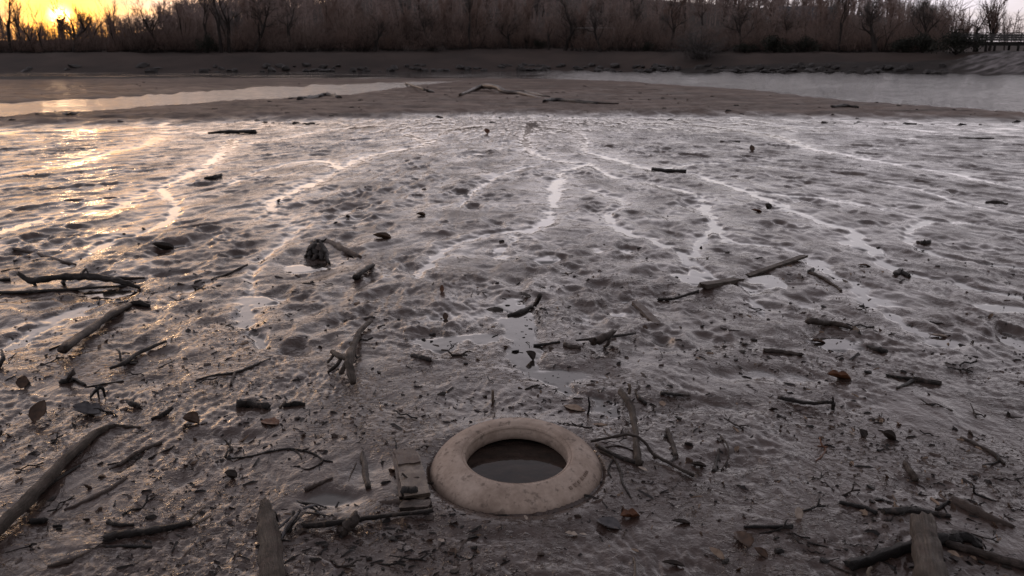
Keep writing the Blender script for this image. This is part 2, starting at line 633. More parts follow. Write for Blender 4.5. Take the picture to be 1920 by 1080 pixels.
# wet runnels draining the flat: points in the photograph and width in metres
RUNNELS = [
    ([(1000, 230), (985, 255), (990, 280), (1040, 300), (1105, 305), (1060, 318), (1045, 345), (1035, 380), (1030, 410), (985, 430), (950, 460), (930, 480)], 0.16),
    ([(760, 250), (800, 268), (760, 278), (690, 292), (640, 315), (580, 345), (545, 360), (510, 380), (520, 405), (560, 425)], 0.20),
    ([(440, 260), (400, 300), (370, 320), (300, 350), (250, 372), (215, 388), (120, 400), (40, 420), (-60, 450)], 0.20),
    ([(300, 255), (270, 272), (190, 290), (100, 312), (0, 328), (-120, 345)], 0.26),
    ([(1100, 285), (1160, 300), (1230, 318), (1290, 322), (1380, 350), (1450, 362), (1560, 372), (1660, 392), (1740, 410), (1850, 422), (1920, 438), (2050, 470)], 0.14),
    ([(1310, 235), (1440, 252), (1520, 278), (1590, 290), (1700, 310), (1800, 328), (1920, 352), (2050, 375)], 0.20),
    ([(1380, 350), (1430, 370), (1480, 390), (1540, 415), (1590, 428), (1620, 455), (1640, 478), (1685, 505), (1720, 515), (1800, 530), (1900, 555)], 0.13),
    ([(1320, 365), (1320, 390), (1340, 425), (1370, 450), (1440, 458), (1510, 475), (1540, 500), (1600, 530), (1630, 565), (1690, 600), (1760, 640)], 0.13),
    ([(1110, 355), (1170, 378), (1140, 405), (1180, 435), (1240, 455), (1280, 478), (1310, 515)], 0.12),
    ([(240, 545), (180, 570), (110, 590), (60, 625), (-20, 660)], 0.16),
    ([(560, 425), (520, 460), (480, 500), (470, 545), (460, 600), (490, 650)], 0.07),
    ([(960, 560), (970, 600), (985, 650), (1010, 690), (1060, 720), (1130, 760)], 0.12),
    ([(640, 315), (600, 300), (540, 306), (480, 322), (430, 345)], 0.12), ([(1105, 305), (1150, 330), (1230, 345), (1320, 365)], 0.10),
    ([(1230, 318), (1330, 305), (1440, 312), (1560, 330), (1700, 350), (1830, 385), (1960, 410)], 0.10), ([(985, 430), (900, 440), (830, 470), (780, 520)], 0.09),
    ([(1040, 300), (960, 320), (900, 350), (860, 390)], 0.09), ([(300, 350), (330, 390), (280, 430), (200, 455), (120, 500)], 0.10),
    ([(900, 236), (840, 245), (800, 268)], 0.2), ([(1000, 236), (1080, 250), (1100, 285)], 0.18), ([(700, 236), (600, 246), (520, 262), (440, 270)], 0.2),
    ([(1740, 410), (1700, 440), (1740, 470), (1830, 490), (1930, 500)], 0.09), ([(1340, 425), (1300, 470), (1330, 510), (1400, 540), (1430, 590)], 0.08),
]
PUDDLES = [  # centre and half size in the photograph
    (800, 640, 85, 14), (890, 630, 60, 12), (465, 590, 34, 26), (975, 630, 36, 55), (870, 585, 90, 12), (1440, 525, 34, 16),
    (1110, 468, 22, 6), (1552, 492, 26, 7), (1600, 455, 28, 8), (1605, 440, 22, 5), (1565, 640, 60, 14), (345, 900, 26, 22),
    (285, 715, 34, 12), (310, 665, 26, 10), (1490, 705, 45, 12), (820, 860, 45, 60), (1060, 700, 90, 16), (1160, 780, 110, 26),
    (1400, 700, 60, 12), (1100, 800, 50, 30), (1000, 480, 60, 8), (1720, 910, 36, 16), (1330, 760, 90, 14), (640, 930, 60, 18),
    (200, 545, 50, 10), (130, 590, 40, 8), (470, 560, 46, 10), (1880, 575, 60, 10), (1290, 520, 40, 10), (1180, 590, 50, 8),
    (700, 870, 36, 30), (1780, 640, 60, 8), (560, 500, 50, 8), (1640, 560, 40, 12), (1370, 870, 46, 14), (920, 1010, 60, 10), (430, 820, 60, 10),
]
TYRE_C = ground(968, 869, 0.02)
TYRE_R = 0.333

AX, AY = 0.0, -1.3                            # the sheets fan out from here
NCOL, PHI = 1060, R(41)
r_near = [2.35]
while r_near[-1] < 34.0:
    r_near.append(r_near[-1] * (1.0034 if r_near[-1] < 26 else 1.006))
r_near = np.array(r_near)
phis = np.linspace(-PHI, PHI, NCOL)
GR, GP = np.meshgrid(r_near, phis, indexing='ij')
GX, GY = AX + GR * np.sin(GP), AY + GR * np.cos(GP)
LOGSTEP = np.log(r_near)


def shore(X, Y):
    a = X / np.maximum(Y, 0.5)
    dl = np.maximum(left_near(a) - Y, Y - left_far(a))
    df = bar_far(a) - Y
    return np.minimum(dl, df), Y - bank_edge(a), Y - mud_end(a)


def land(X, Y):
    """river bed, bars and far bank without the mud relief"""
    d, db, dm = shore(X, Y)
    n = fbm(X * 0.5, Y * 0.35, 4, 5)
    d = d + n * 1.1 + 0.5 * fbm(X * 1.7, Y * 1.1, 3, 61)
    up = np.interp(Y, [20, 35, 70], [0.21, 0.18, 0.10]) * (1 - np.exp(-np.maximum(d, 0) / 2.2)) + np.maximum(d, 0) * 0.0
    dn = -0.35 * (1 - np.exp(np.minimum(d, 0) / 3.0))
    z = WL + up + dn + smooth(0, 2, d) * np.interp(Y, [20, 40, 70], [1, 0.8, 0.3]) * (n * 0.07 + 0.08 * pnoise(X * 0.22 + 5, Y * 0.9, 9) + 0.05 * fbm(X * 1.5, Y * 2.2, 3, 31))
    bank = -0.5 + 3.1 * smooth(-3.0, 14.0, db) + 0.25 * fbm(X * 0.25, Y * 0.25, 3, 12) * smooth(-1, 5, db)
    z = np.where(db > -3.5, np.maximum(z, bank), z)
    hill = hill_height(X, Y)
    return z + hill, d, db, dm


def hill_height(X, Y):
    a = X / np.maximum(Y, 1.0)
    hz = np.interp(a, [-0.9, -0.64, -0.50, -0.36, -0.2, 0.1, 0.45, 0.54, 0.60, 0.66, 0.9], [5.0, 5.0, 6.0, 11.0, 19.0, 20.0, 13.0, 6.0, 4.0, 4.0, 4.0])
    return hz * smooth(120.0, 300.0, Y) + 0.02 * np.maximum(Y - 300, 0)


def mud_relief():
    X, Y = GX, GY
    sx, sy = 0.0, 21.0
    rr = np.hypot(X - sx, np.maximum(sy - Y, 3.0)) + np.maximum(Y - sy + 3.0, 0)
    th = np.arctan2(X - sx, np.maximum(sy - Y, 3.0))
    wx = 0.5 * fbm(X * 0.8, Y * 0.8, 3, 41)
    u, v = th * 13.0 + wx * 0.6, rr * 0.40 + 0.4 * fbm(X * 0.7 + 9, Y * 0.7, 3, 43)
    far = smooth(2.5, 7.5, Y)
    rel = 0.031 * fbm(u / 0.30, v / 0.30, 3, 3) * (0.35 + 0.65 * far)
    rel += 0.016 * fbm(X / 1.7, Y / 1.7, 3, 7)
    rel += 0.010 * fbm(X / 0.30 + wx * 2, Y / 0.26, 3, 19) * far
    patch = smooth(-0.25, 0.25, fbm(X * 1.1, Y * 1.1, 3, 23))
    near = 1 - smooth(4.5, 9.0, Y)
    lump = np.abs(fbm(u / 0.07 + 3 * wx, v / 0.055, 3, 29))
    rel += 0.016 * (0.22 - lump) * (0.25 + 0.75 * patch) * (0.35 + 0.65 * near)
    rel += 0.006 * fbm(X / 0.035, Y / 0.035, 2, 37) * patch * near
    # runnels and puddles are hollows
    hollow = np.zeros_like(X)
    stream = np.zeros_like(X)
    halo = np.zeros_like(X)
    for pts, w in RUNNELS:
        P = np.array([ground(*p) for p in pts])
        # subdivide with a little wander
        Q = np.array(spline(P, 7))
        k = np.arange(len(Q)) * 0.25
        Q[:, 0] += 0.06 * fbm(k * 0.9, k * 0 + w * 100, 2, 3)
        for i in range(len(Q) - 1):
            p, q = Q[i], Q[i + 1]
            ww = w * (0.70 + 0.9 * (pnoise(np.array([i * 0.23]), np.array([w * 77.0 + pts[0][0] * 0.01]), 5)[0] + 0.35)) * (1.1 - 0.5 * i / len(Q))
            mx, my = (p + q) / 2
            sl = window(mx, my, ww * 4.5 + np.linalg.norm(q - p))
            if sl is None:
                continue
            e = q - p
            t = np.clip(((X[sl] - p[0]) * e[0] + (Y[sl] - p[1]) * e[1]) / (e @ e), 0, 1)
            dd = np.hypot(X[sl] - p[0] - t * e[0], Y[sl] - p[1] - t * e[1]) + 0.8 * w * fbm(X[sl] / 0.14, Y[sl] / 0.20, 3, 8)
            brk = float(smooth(-0.35, 0.15, pnoise(np.array([i * 0.11 + w * 50]), np.array([pts[0][1] * 0.37]), 6)[0]))
            stream[sl] = np.maximum(stream[sl], (0.62 + 0.38 * brk) * np.exp(-(np.maximum(dd, 0) / (ww * 0.62)) ** 2))
            halo[sl] = np.maximum(halo[sl], np.exp(-(dd / (ww * 2.2)) ** 2))
    for px, py, hx, hy in PUDDLES:
        cx, cy = ground(px, py)
        x1, _ = ground(px + hx, py)
        _, y1 = ground(px, py - hy)
        _, y0 = ground(px, py + hy)
        ax, ay = abs(x1 - cx), (y1 - y0) / 2
        sl = window(cx, cy, max(ax, ay) * 2.2)
        if sl is None:
            continue
        q = np.sqrt(((X[sl] - cx) / ax) ** 2 + ((Y[sl] - cy) / ay) ** 2) + 0.5 * fbm(X[sl] / 0.2, Y[sl] / 0.2, 3, int(px))
        hollow[sl] = np.maximum(hollow[sl], 1 - smooth(0.3, 1.7, q))
    # pits pressed into the flat
    r_ = np.random.default_rng(5)
    for i in range(1500):
        v_ = r_.uniform(262, 660)
        px = r_.uniform(-250, 2170)
        cx, cy = ground(px, v_)
        cx += r_.normal(0, 0.1)
        dens = pnoise(np.array([cx * 0.5]), np.array([cy * 0.5]), 66)[0]
        if r_.random() > 0.75 + dens:
            continue
        ax = 0.065 * math.exp(r_.normal(0, 0.45)) * (0.8 + 0.03 * cy)
        ay = ax * r_.uniform(0.9, 2.6)
        ang = math.atan2(cx, 20 - min(cy, 15)) + r_.normal(0, 0.35)
        dep = 0.019 * math.exp(r_.normal(0, 0.45)) * min(1.3, ax / 0.06) * (0.45 + 0.55 * float(smooth(5.0, 9.0, cy)))
        sl = window(cx, cy, max(ax, ay) * 2.6)
        if sl is None:
            continue
        dx, dy = X[sl] - cx, Y[sl] - cy
        lx = dx * math.cos(ang) + dy * math.sin(ang)
        ly = -dx * math.sin(ang) + dy * math.cos(ang)
        nz = pnoise(X[sl] / 0.11 + i, Y[sl] / 0.11, 14)
        q = (lx / ax + 0.8 * nz) ** 2 + (ly / ay + 0.6 * nz) ** 2
        rel[sl] += dep * (-np.exp(-q) + 0.35 * np.exp(-((np.sqrt(q) - 1.5) / 0.4) ** 2))
    return rel, stream, hollow, th * 13.0, rr * 0.55, halo


def window(cx, cy, rad):
    r0 = math.hypot(cx - AX, cy - AY)
    p0 = math.atan2(cx - AX, cy - AY)
    i0, i1 = np.searchsorted(r_near, [r0 - rad, r0 + rad])
    dp = rad / max(r0, 0.5)
    j0 = int((p0 - dp + PHI) / (2 * PHI) * (NCOL - 1))
    j1 = int((p0 + dp + PHI) / (2 * PHI) * (NCOL - 1)) + 2
    j0, j1 = max(j0, 0), min(j1, NCOL)
    if i0 >= i1 or j0 >= j1:
        return None
    return (slice(i0, i1), slice(j0, j1))


def build_near():
    X, Y = GX, GY
    zl, d, db, dm = land(X, Y)
    rel, stream, hollow, fu, fv, halo = mud_relief()
    bar = smooth(-0.9, 1.2, dm + 0.8 * fbm(X * 0.8, Y * 0.5, 3, 51))
    # standing water: a level a little below the mean surface; the far end of the flat lies wettest
    farwet = smooth(11.0, 20.0, Y) * (1 - smooth(-1.0, 0.6, dm))
    level = -0.036 + 0.026 * farwet + 0.020 * smooth(0.15, 0.7, np.maximum(stream, hollow)) * (1 - farwet * 0.8) + 0.006 * fbm(X * 0.35, Y * 0.35, 2, 71)
    mudz = rel * (1 - 0.55 * halo) - 0.026 * stream - 0.018 * hollow
    # hollow round and inside the tyre, a low rim where it pressed the mud up
    dt = np.hypot(X - TYRE_C[0], Y - TYRE_C[1])
    flat = 1 - smooth(0.33, 0.75, dt)
    mudz = mudz * (1 - 0.75 * flat)
    mudz += 0.010 * np.exp(-((dt - 0.42) / 0.06) ** 2) - 0.10 * (1 - smooth(0.24, 0.30, dt)) - 0.014 * np.exp(-((dt - 0.343) / 0.010) ** 2)
    over = mudz - level
    wet = 1 / (1 + np.exp(np.clip(over / 0.0050, -40, 40)))        # 0.5 on the waterline
    wet = np.maximum(wet, 0.34 * halo + 0.06 * smooth(0.15, 0.7, stream)) * (1 - bar)
    wet = np.where(dt < 0.33, 0, wet)
    mud = np.where(over > 0, mudz, level + over * 0.03)
    mud = np.where(dt < 0.33, mudz, mud)
    z = mud * (1 - bar) + zl * bar
    return z, wet, bar, fu, fv


def grid_mesh(name, X, Y, Z, mat, attrs):
    n, m = X.shape
    me = bpy.data.meshes.new(name)
    co = np.stack([X, Y, Z], -1).reshape(-1, 3).astype(np.float32)
    i = np.arange(n * m).reshape(n, m)
    q = np.stack([i[:-1, :-1], i[:-1, 1:], i[1:, 1:], i[1:, :-1]], -1).reshape(-1, 4)
    nf = len(q)
    me.vertices.add(len(co))
    me.vertices.foreach_set("co", co.ravel())
    me.loops.add(nf * 4)
    me.loops.foreach_set("vertex_index", q[:, ::-1].ravel().astype(np.int32))
    me.polygons.add(nf)
    me.polygons.foreach_set("loop_start", (np.arange(nf) * 4).astype(np.int32))
    me.polygons.foreach_set("loop_total", np.full(nf, 4, dtype=np.int32))
    me.polygons.foreach_set("use_smooth", np.ones(nf, dtype=bool))
    for k, v in attrs.items():
        a = me.attributes.new(k, 'FLOAT', 'POINT')
        a.data.foreach_set("value", v.ravel().astype(np.float32))
    me.materials.append(mat)
    me.update(calc_edges=True)
    me.validate()
    return me


NZ, NWET, NBAR, NFU, NFV = build_near()
o = link("mud_flat", grid_mesh("mud_flat", GX, GY, NZ, M_GROUND, {"wet": NWET, "dry": NBAR, "flow_u": NFU, "flow_v": NFV}))
tag(o, kind="structure")

r_far = [float(r_near[-1])]
while r_far[-1] < 118:
    r_far.append(r_far[-1] * 1.008)
phis_f = np.linspace(-R(52), R(52), 640)
FR, FP = np.meshgrid(np.array(r_far), phis_f, indexing='ij')
FX, FY = AX + FR * np.sin(FP), AY + FR * np.cos(FP)
fz, fd, fdb, fdm = land(FX, FY)
fbank = smooth(-3, -1, fdb)
fa = FX / FY
pale = np.interp(fa, [0.52, 0.56, 0.9], [0, 1, 1]) * smooth(0.5, 3, fdb) * (1 - smooth(14, 17, fdb))
cut = int(np.searchsorted(np.array(r_far), 78.0))
o = link("sand_bar", grid_mesh("sand_bar", FX[:cut + 1], FY[:cut + 1], fz[:cut + 1], M_GROUND, {"wet": np.zeros_like(fz[:cut + 1]), "dry": np.ones_like(fz[:cut + 1])}))
tag(o, kind="structure")
o = link("far_bank", grid_mesh("far_bank", FX[cut:], FY[cut:], fz[cut:], M_BANK, {"pale": pale[cut:]}))
tag(o, kind="structure")
r_h = [110.0]
while r_h[-1] < 6000:
    r_h.append(r_h[-1] * 1.06)
HR, HP = np.meshgrid(np.array(r_h), np.linspace(-R(70), R(70), 200), indexing='ij')
HX, HY = AX + HR * np.sin(HP), AY + HR * np.cos(HP)
hz_, _, hdb, _ = land(HX, HY)
hz_ = hz_ - 0.8 * (1 - smooth(116, 124, HR))
o = link("hills", grid_mesh("hills", HX, HY, hz_, M_LITTER, {"pale": np.zeros_like(hz_)}))
tag(o, kind="structure")
wr = [22.5]
while wr[-1] < 125:
    wr.append(wr[-1] * 1.0062)
WR, WP = np.meshgrid(np.array(wr), np.linspace(-R(44), R(44), 430), indexing='ij')
WX, WY = AX + WR * np.sin(WP), AY + WR * np.cos(WP)
lee = smooth(56, 64, WY) * (1 - smooth(2, 9, WX))
wamp = (0.40 + 0.60 * smooth(-4, 12, WX)) * (1 - 0.9 * lee) * (0.55 + 0.9 * smooth(-0.3, 0.4, fbm(WX * 0.08, WY * 0.2, 3, 5)))
wl_ = 0.022 * WR
WZ = WL + 0.20 * wamp * wl_ * (fbm(WX / (1.3 * wl_), WY / (1.0 * wl_), 2, 91) + 0.6 * pnoise(WX / (0.45 * wl_) + 3, WY / (0.4 * wl_), 92))
WZ = np.minimum(WZ, WL + 0.10)
o = link("river_water", grid_mesh("river_water", WX, WY, WZ, M_RIVER, {}))
tag(o, kind="structure")


def zat(x, y):
    """height of the ground under a point"""
    r0 = math.hypot(x - AX, y - AY)
    p0 = math.atan2(x - AX, y - AY)
    if r_near[0] <= r0 < r_near[-1] and abs(p0) < PHI:
        i = min(max(int(np.searchsorted(r_near, r0)) - 1, 0), len(r_near) - 2)
        j = (p0 + PHI) / (2 * PHI) * (NCOL - 1)
        j0 = min(int(j), NCOL - 2)
        fi = (r0 - r_near[i]) / (r_near[i + 1] - r_near[i])
        fj = j - j0
        return float((NZ[i, j0] * (1 - fj) + NZ[i, j0 + 1] * fj) * (1 - fi) + (NZ[i + 1, j0] * (1 - fj) + NZ[i + 1, j0 + 1] * fj) * fi)
    if r0 < r_near[0]:
        return 0.0
    return float(land(np.array([x]), np.array([y]))[0][0])


def on_ground(px, py, lift=0.0):
    """the point of the ground seen at a pixel of the photograph"""
    z = 0.0
    for _ in range(3):
        x, y = ground(px, py, z)
        z = zat(x, y)
    return np.array([x, y, z + lift])

# ------------------------------------------------------------------ the tyre
def ring_profile(name, prof, mat, n=160, wob=0.004, seed=3, closed=False):
    V, F, UV = [], [], []
    r_ = np.random.default_rng(seed)
    ph = r_.uniform(0, 6.28, 4)
    m = len(prof)
    acc_l = 0
    for k in range(n):
        t = 2 * math.pi * k / n
        w = 1 + wob * (math.sin(2 * t + ph[0]) + 0.5 * math.sin(3 * t + ph[1]))
        dz = 0.004 * math.sin(2 * t + ph[2])
        for i, (r, z) in enumerate(prof):
            V.append((r * w * math.cos(t), r * w * math.sin(t), z + dz))
            UV.append((k / n * 2.1, i / m * 0.3))
    for k in range(n):
        a, b = k * m, ((k + 1) % n) * m
        for i in range(m - 1):
            F.append((a + i, b + i, b + i + 1, a + i + 1))
    return mesh_from(name, V, F, mat, UV)


def make_tyre_mat(name, tread=False):
    m, nt, b = new_mat(name)
    P = coords(nt)
    n1 = noise(nt, P, 7.0, 6, 0.65)
    n2 = noise(nt, P, 60.0, 4, 0.6)
    n3 = noise(nt, P, 26.0, 3, 0.7)
    c = ramp(nt, n1, [(0.30, (0.290, 0.225, 0.182)), (0.50, (0.490, 0.395, 0.328)), (0.68, (0.600, 0.500, 0.425))])
    c = mixrgb(nt, maprange(nt, n3, 0.56, 0.66, 0.0, 0.60), c, (0.10, 0.080, 0.067))
    sp = nt.nodes.new("ShaderNodeSeparateXYZ"); nt.links.new(P, sp.inputs[0])
    tide = math_node(nt, 'ADD', sp.outputs["Z"], math_node(nt, 'MULTIPLY', n1, 0.05))
    c = mixrgb(nt, maprange(nt, tide, 0.062, 0.110, 0.70, 0.0), c, (0.16, 0.12, 0.095))
    c = mixrgb(nt, maprange(nt, n2, 0.4, 0.7, 0.0, 0.25), c, (0.18, 0.135, 0.105))
    nt.links.new(c, b.inputs["Base Color"])
    b.inputs["Roughness"].default_value = 0.82
    nb = bump(nt, n2, 0.003, 0.7)
    nb = bump(nt, n1, 0.010, 0.5, nb)
    if tread:
        uv = coords(nt, "UV")
        sip = noise(nt, mapping(nt, uv, (60.0, 6.0, 1)), 1.0, 2, 0.5)
        nb = bump(nt, sip, 0.004, 0.6, nb)
    nt.links.new(nb, b.inputs["Normal"])
    return m


M_TYRE = make_tyre_mat("mud_dried_rubber")
M_TREAD = make_tyre_mat("mud_dried_tread", True)
M_RUBBER = make_plain("bare_wet_rubber", (0.010, 0.009, 0.008), (0.035, 0.029, 0.025), 20.0, 0.5, 0.004)
tyre = empty("tyre", (TYRE_C[0], TYRE_C[1], -0.034))
tyre.scale = (1.03, 1.03, 1.0)
tag(tyre, "old car tyre coated in dried beige mud lying flat with water inside its ring", "tyre")
tyre.rotation_euler = (R(5.5), R(0.8), 0)
side = spline([(0.204, 0.106), (0.2075, 0.1105), (0.2105, 0.1085), (0.215, 0.1125), (0.226, 0.1135), (0.246, 0.109), (0.270, 0.099), (0.294, 0.084)], 5)
tread = spline([(0.294, 0.084), (0.314, 0.066), (0.327, 0.046), (0.333, 0.026), (0.330, 0.008), (0.318, -0.012), (0.29, -0.04)], 5)
bead = spline([(0.204, 0.106), (0.199, 0.103), (0.1965, 0.094), (0.1985, 0.086), (0.1965, 0.070), (0.1945, 0.050), (0.197, 0.040)], 4)
liner = spline([(0.197, 0.040), (0.215, 0.048), (0.245, 0.055), (0.275, 0.045), (0.295, 0.0), (0.29, -0.05)], 4)
link("sidewall", ring_profile("sidewall", side, M_TYRE), tyre)
link("tread", ring_profile("tread", tread, M_TREAD), tyre)
link("bead", ring_profile("bead", bead, M_TYRE), tyre)
link("inner_liner", ring_profile("inner_liner", liner, M_RUBBER), tyre)
# worn raised marks on the sidewall, too worn to read
g = Geo()
for k, (w, h) in enumerate(((0.011, 0.013), (0.013, 0.014), (0.009, 0.012), (0.012, 0.014), (0.004, 0.012), (0.004, 0.013), (0.004, 0.013), (0.004, 0.012))):
    t = R(-46 + (0, 5.6, 10.2, 15.5, 19.5, 21.6, 23.6, 25.6)[k])
    rot = Euler((0, R(30), t)).to_matrix()
    rr = 0.281
    g.box((rr * math.cos(t), rr * math.sin(t), 0.0935), (h, w, 0.003), rot)
link("lettering", g.mesh("lettering", make_plain("worn_rubber_mark", (0.20, 0.155, 0.125), (0.33, 0.26, 0.21), 90, 0.8, 0.002), False), tyre)
# water standing in the ring
V, F = [(0, 0, 0)], []
for k in range(96):
    t = 2 * math.pi * k / 96
    V.append((0.292 * math.cos(t), 0.292 * math.sin(t), 0))
for k in range(96):
    F.append((0, 1 + k, 1 + (k + 1) % 96))
m, nt, b = new_mat("puddle_water")
P = coords(nt)
nt.links.new(ramp(nt, noise(nt, mapping(nt, P, (1, 2.2, 1)), 9.0, 4), [(0.35, (0.016, 0.013, 0.012)), (0.7, (0.050, 0.034, 0.028))]), b.inputs["Base Color"])
b.inputs["Roughness"].default_value = 0.04
b.inputs["IOR"].default_value = 1.333
nt.links.new(bump(nt, noise(nt, P, 12.0, 2), 0.003, 0.25), b.inputs["Normal"])
o = link("puddle", mesh_from("puddle", V, F, m), None, (TYRE_C[0], TYRE_C[1], 0.014))
tag(o, "dark still water filling the middle of the beige tyre", "puddle")

# ------------------------------------------------------------------ driftwood, sticks and planks in the mud
def path_on_ground(pts, rads, lift=None, sink=0.35, sub=5):
    """world path lying on the ground through points of the photograph; rads in metres"""
    P = []
    for i, p in enumerate(pts):
        l = (lift[i] if lift else 0.0) + rads[i] * (1 - 2 * sink)
        q = on_ground(p[0], p[1])
        # the stick's middle is seen at the pixel, not its foot
        z = q[2] + l
        x, y = ground(p[0], p[1], z)
        P.append(np.array([x, y, z]))
    S = spline(P, sub)
    rr = []
    m = len(S)
    for i in range(m):
        t = i / (m - 1) * (len(pts) - 1)
        k = min(int(t), len(pts) - 2)
        rr.append(rads[k] + (rads[k + 1] - rads[k]) * (t - k))
    return S, rr


def px_m(px, py):
    """metres per photograph pixel across the view at a ground point"""
    x, y = ground(px, py)
    x1, _ = ground(px + 1, py)
    return abs(x1 - x)


COUNT = [0]


def stick(name, label, cat, mat, pts, wid, lift=None, sink=0.3, branches=(), rough=0.12, n=7, wander=0.25, flat=1.0, jag=0.0, group=None, extra=None):
    """a stick through photograph points; wid = thickness in photograph pixels at each point (or one number)"""
    COUNT[0] += 1
    sd = COUNT[0]
    r_ = random.Random(sd * 13)
    if not isinstance(wid, (list, tuple)):
        wid = [wid] * len(pts)
    rads = [max(0.44 * w * px_m(*p), 0.0012) for w, p in zip(wid, pts)]
    S, rr = path_on_ground(pts, rads, lift, sink)
    org = np.array(S[len(S) // 2]); org[2] = zat(org[0], org[1])
    S = [s - org for s in S]
    # knots and bends
    S2 = []
    for s, r in zip(S, rr):
        S2.append(s + np.array([r_.uniform(-1, 1), r_.uniform(-1, 1), r_.uniform(-.4, .4)]) * r * wander)
    rr = [r * r_.uniform(0.88, 1.12) for r in rr]
    root = empty(name, tuple(org)) if branches or extra else None
    big = max(rr) > 0.012
    main = Geo().tube(S2, rr, max(n, 11) if big else n, True, rough, flat, sd, jag or (0.9 * rr[0] if big else 0.0), 0.16 if big else 0.08)
    if root is None:
        o = link(name, main.mesh(name, mat), None, tuple(org))
        tag(o, label, cat, group)
        return o
    tag(root, label, cat, group)
    link("stem", main.mesh("stem", mat), root)
    for br in branches:
        bp, bw = br[0], br[1]
        bl = br[2] if len(br) > 2 else None
        bm = br[3] if len(br) > 3 else mat
        if not isinstance(bw, (list, tuple)):
            bw = [bw] * len(bp)
        brd = [max(0.5 * w * px_m(*p), 0.0010) for w, p in zip(bw, bp)]
        B, b2 = path_on_ground(bp, brd, bl, sink, 4)
        B = [x - org + np.array([r_.uniform(-1, 1), r_.uniform(-1, 1), 0]) * r * wander for x, r in zip(B, b2)]
        link("branch", Geo().tube(B, b2, max(5, n - 2), True, rough, 1.0, sd + 5).mesh("branch", bm), root)
    if extra:
        extra(root, org)
    return root


D, B_, G_, P_, MM, K_ = M_WOOD_DARK, M_WOOD_BROWN, M_WOOD_GREY, M_WOOD_PALE, M_WOOD_MUD, M_BARK_BLACK
stick("fallen_pole", "long bare pole running out of the near left corner, forked at its tip", "pole", G_,
      [(-150, 1120), (0, 988), (62, 925), (128, 858), (186, 808), (214, 798)], [34, 29, 27, 22, 16, 9], lift=[0.03, 0.025, 0.02, 0.012, 0.006, 0.002],
      branches=[([(214, 798), (240, 800), (264, 801)], [9, 6, 4]), ([(68, 925), (98, 905), (150, 872)], [7, 7, 5], None, D), ([(120, 868), (150, 848), (160, 838)], [8, 6, 3], None, D)])
stick("straight_stick", "thick straight dark stick with cut end in the pale mud left", "stick", B_,
      [(117, 655), (168, 618), (205, 592), (243, 571)], [20, 17, 15, 12], lift=[0.03, 0.02, 0.015, 0.01], sink=0.2,
      branches=[([(243, 571), (262, 568), (280, 574)], [10, 13, 8], None, D)])
stick("thin_branch", "thin forked branch just below the thick straight stick", "branch", D,
      [(206, 691), (232, 681), (262, 661), (312, 640)], [6, 10, 9, 6], lift=[0.01, 0.015, 0.01, 0.01], branches=[([(232, 682), (258, 676)], [7, 4]), ([(218, 655), (224, 660), (228, 678)], [4, 4, 5], [0.05, 0.05, 0])])
stick("driftwood_branch", "long knobbly dark branch arching above a sunken board at the left edge", "branch", D,
      [(33, 512), (60, 526), (105, 520), (150, 518), (190, 521), (232, 529), (262, 540)], [10, 13, 12, 17, 14, 13, 6], lift=[0.10, 0.05, 0.07, 0.05, 0.07, 0.05, 0.0], rough=0.2,
      branches=[([(190, 520), (225, 522), (272, 521)], [9, 7, 4], [0.05, 0.04, 0.03]), ([(66, 526), (64, 535)], [9, 7], [0.03, 0]), ([(118, 520), (120, 533)], [9, 8], [0.04, 0]), ([(150, 518), (160, 505), (165, 511)], [8, 5, 3], [0.05, 0.1, 0.1])])
stick("sunken_board", "straight dark board sunk in mud beneath the arching branch", "board", K_, [(-60, 552), (90, 545), (235, 536)], [14, 13, 9], flat=0.5)
stick("stub", "short black stub at the left edge before the sunken board", "stub", K_, [(-30, 530), (18, 524)], [14, 8])
stick("hooked_twig", "dark hooked twig rising from mud in the left margin", "twig", K_, [(-4, 690), (5, 672), (3, 656)], [12, 10, 4], lift=[0, 0.04, 0.08])
stick("crossed_sticks", "two stubby sticks crossing over one another on pale mud left", "sticks", D, [(113, 716), (128, 714), (140, 712), (160, 722)], [13, 14, 8, 6],
      branches=[([(126, 712), (132, 703), (139, 697)], [8, 10, 11], [0.01, 0.04, 0.05], B_)])
stick("legged_twig", "small dark twig standing on several legs above the pole", "twig", K_, [(170, 745), (180, 732), (191, 726), (197, 745)], [4, 7, 8, 4], lift=[0, 0.04, 0.05, 0],
      branches=[([(183, 732), (186, 748)], [5, 3], [0.04, 0]), ([(178, 726), (192, 726)], [6, 6], [0.05, 0.05])])
stick("wood_piece", "stubby dark wood piece with a small knob right of the curled grey leaf", "wood piece", D, [(238, 750), (247, 757), (262, 763)], [6, 14, 12], lift=[0.02, 0.015, 0])
stick("driftwood_chunk", "wet black driftwood chunk beside the puddle left of centre", "driftwood", D, [(446, 756), (470, 758), (503, 763)], [18, 20, 15], sink=0.2, rough=0.25)
stick("driftwood_chunk", "dark chunk with pale splinter right of the black driftwood chunk", "driftwood", K_, [(532, 760), (552, 757), (572, 758)], [12, 15, 7], rough=0.3,
      branches=[([(524, 764), (535, 752)], [4, 3], None, P_)])
stick("curved_twig", "long curved black twig above the wet black driftwood chunk", "twig", D, [(368, 713), (402, 704), (440, 699), (475, 686), (507, 672)], [4, 6, 6, 5, 3],
      branches=[([(440, 700), (432, 722)], [6, 5], None, B_)])
stick("pointed_stub", "pointed dark wood stub half sunk between two mud streaks left", "stub", D, [(284, 786), (305, 778), (324, 764)], [6, 13, 6], lift=[0, 0, 0.03])
stick("muddy_stick", "mud coated stick with a pale broken end left of the small black cap", "stick", MM, [(222, 872), (240, 860), (262, 846), (302, 829)], [7, 9, 8, 8], branches=[([(240, 860), (222, 870), (205, 880)], [7, 5, 3])])
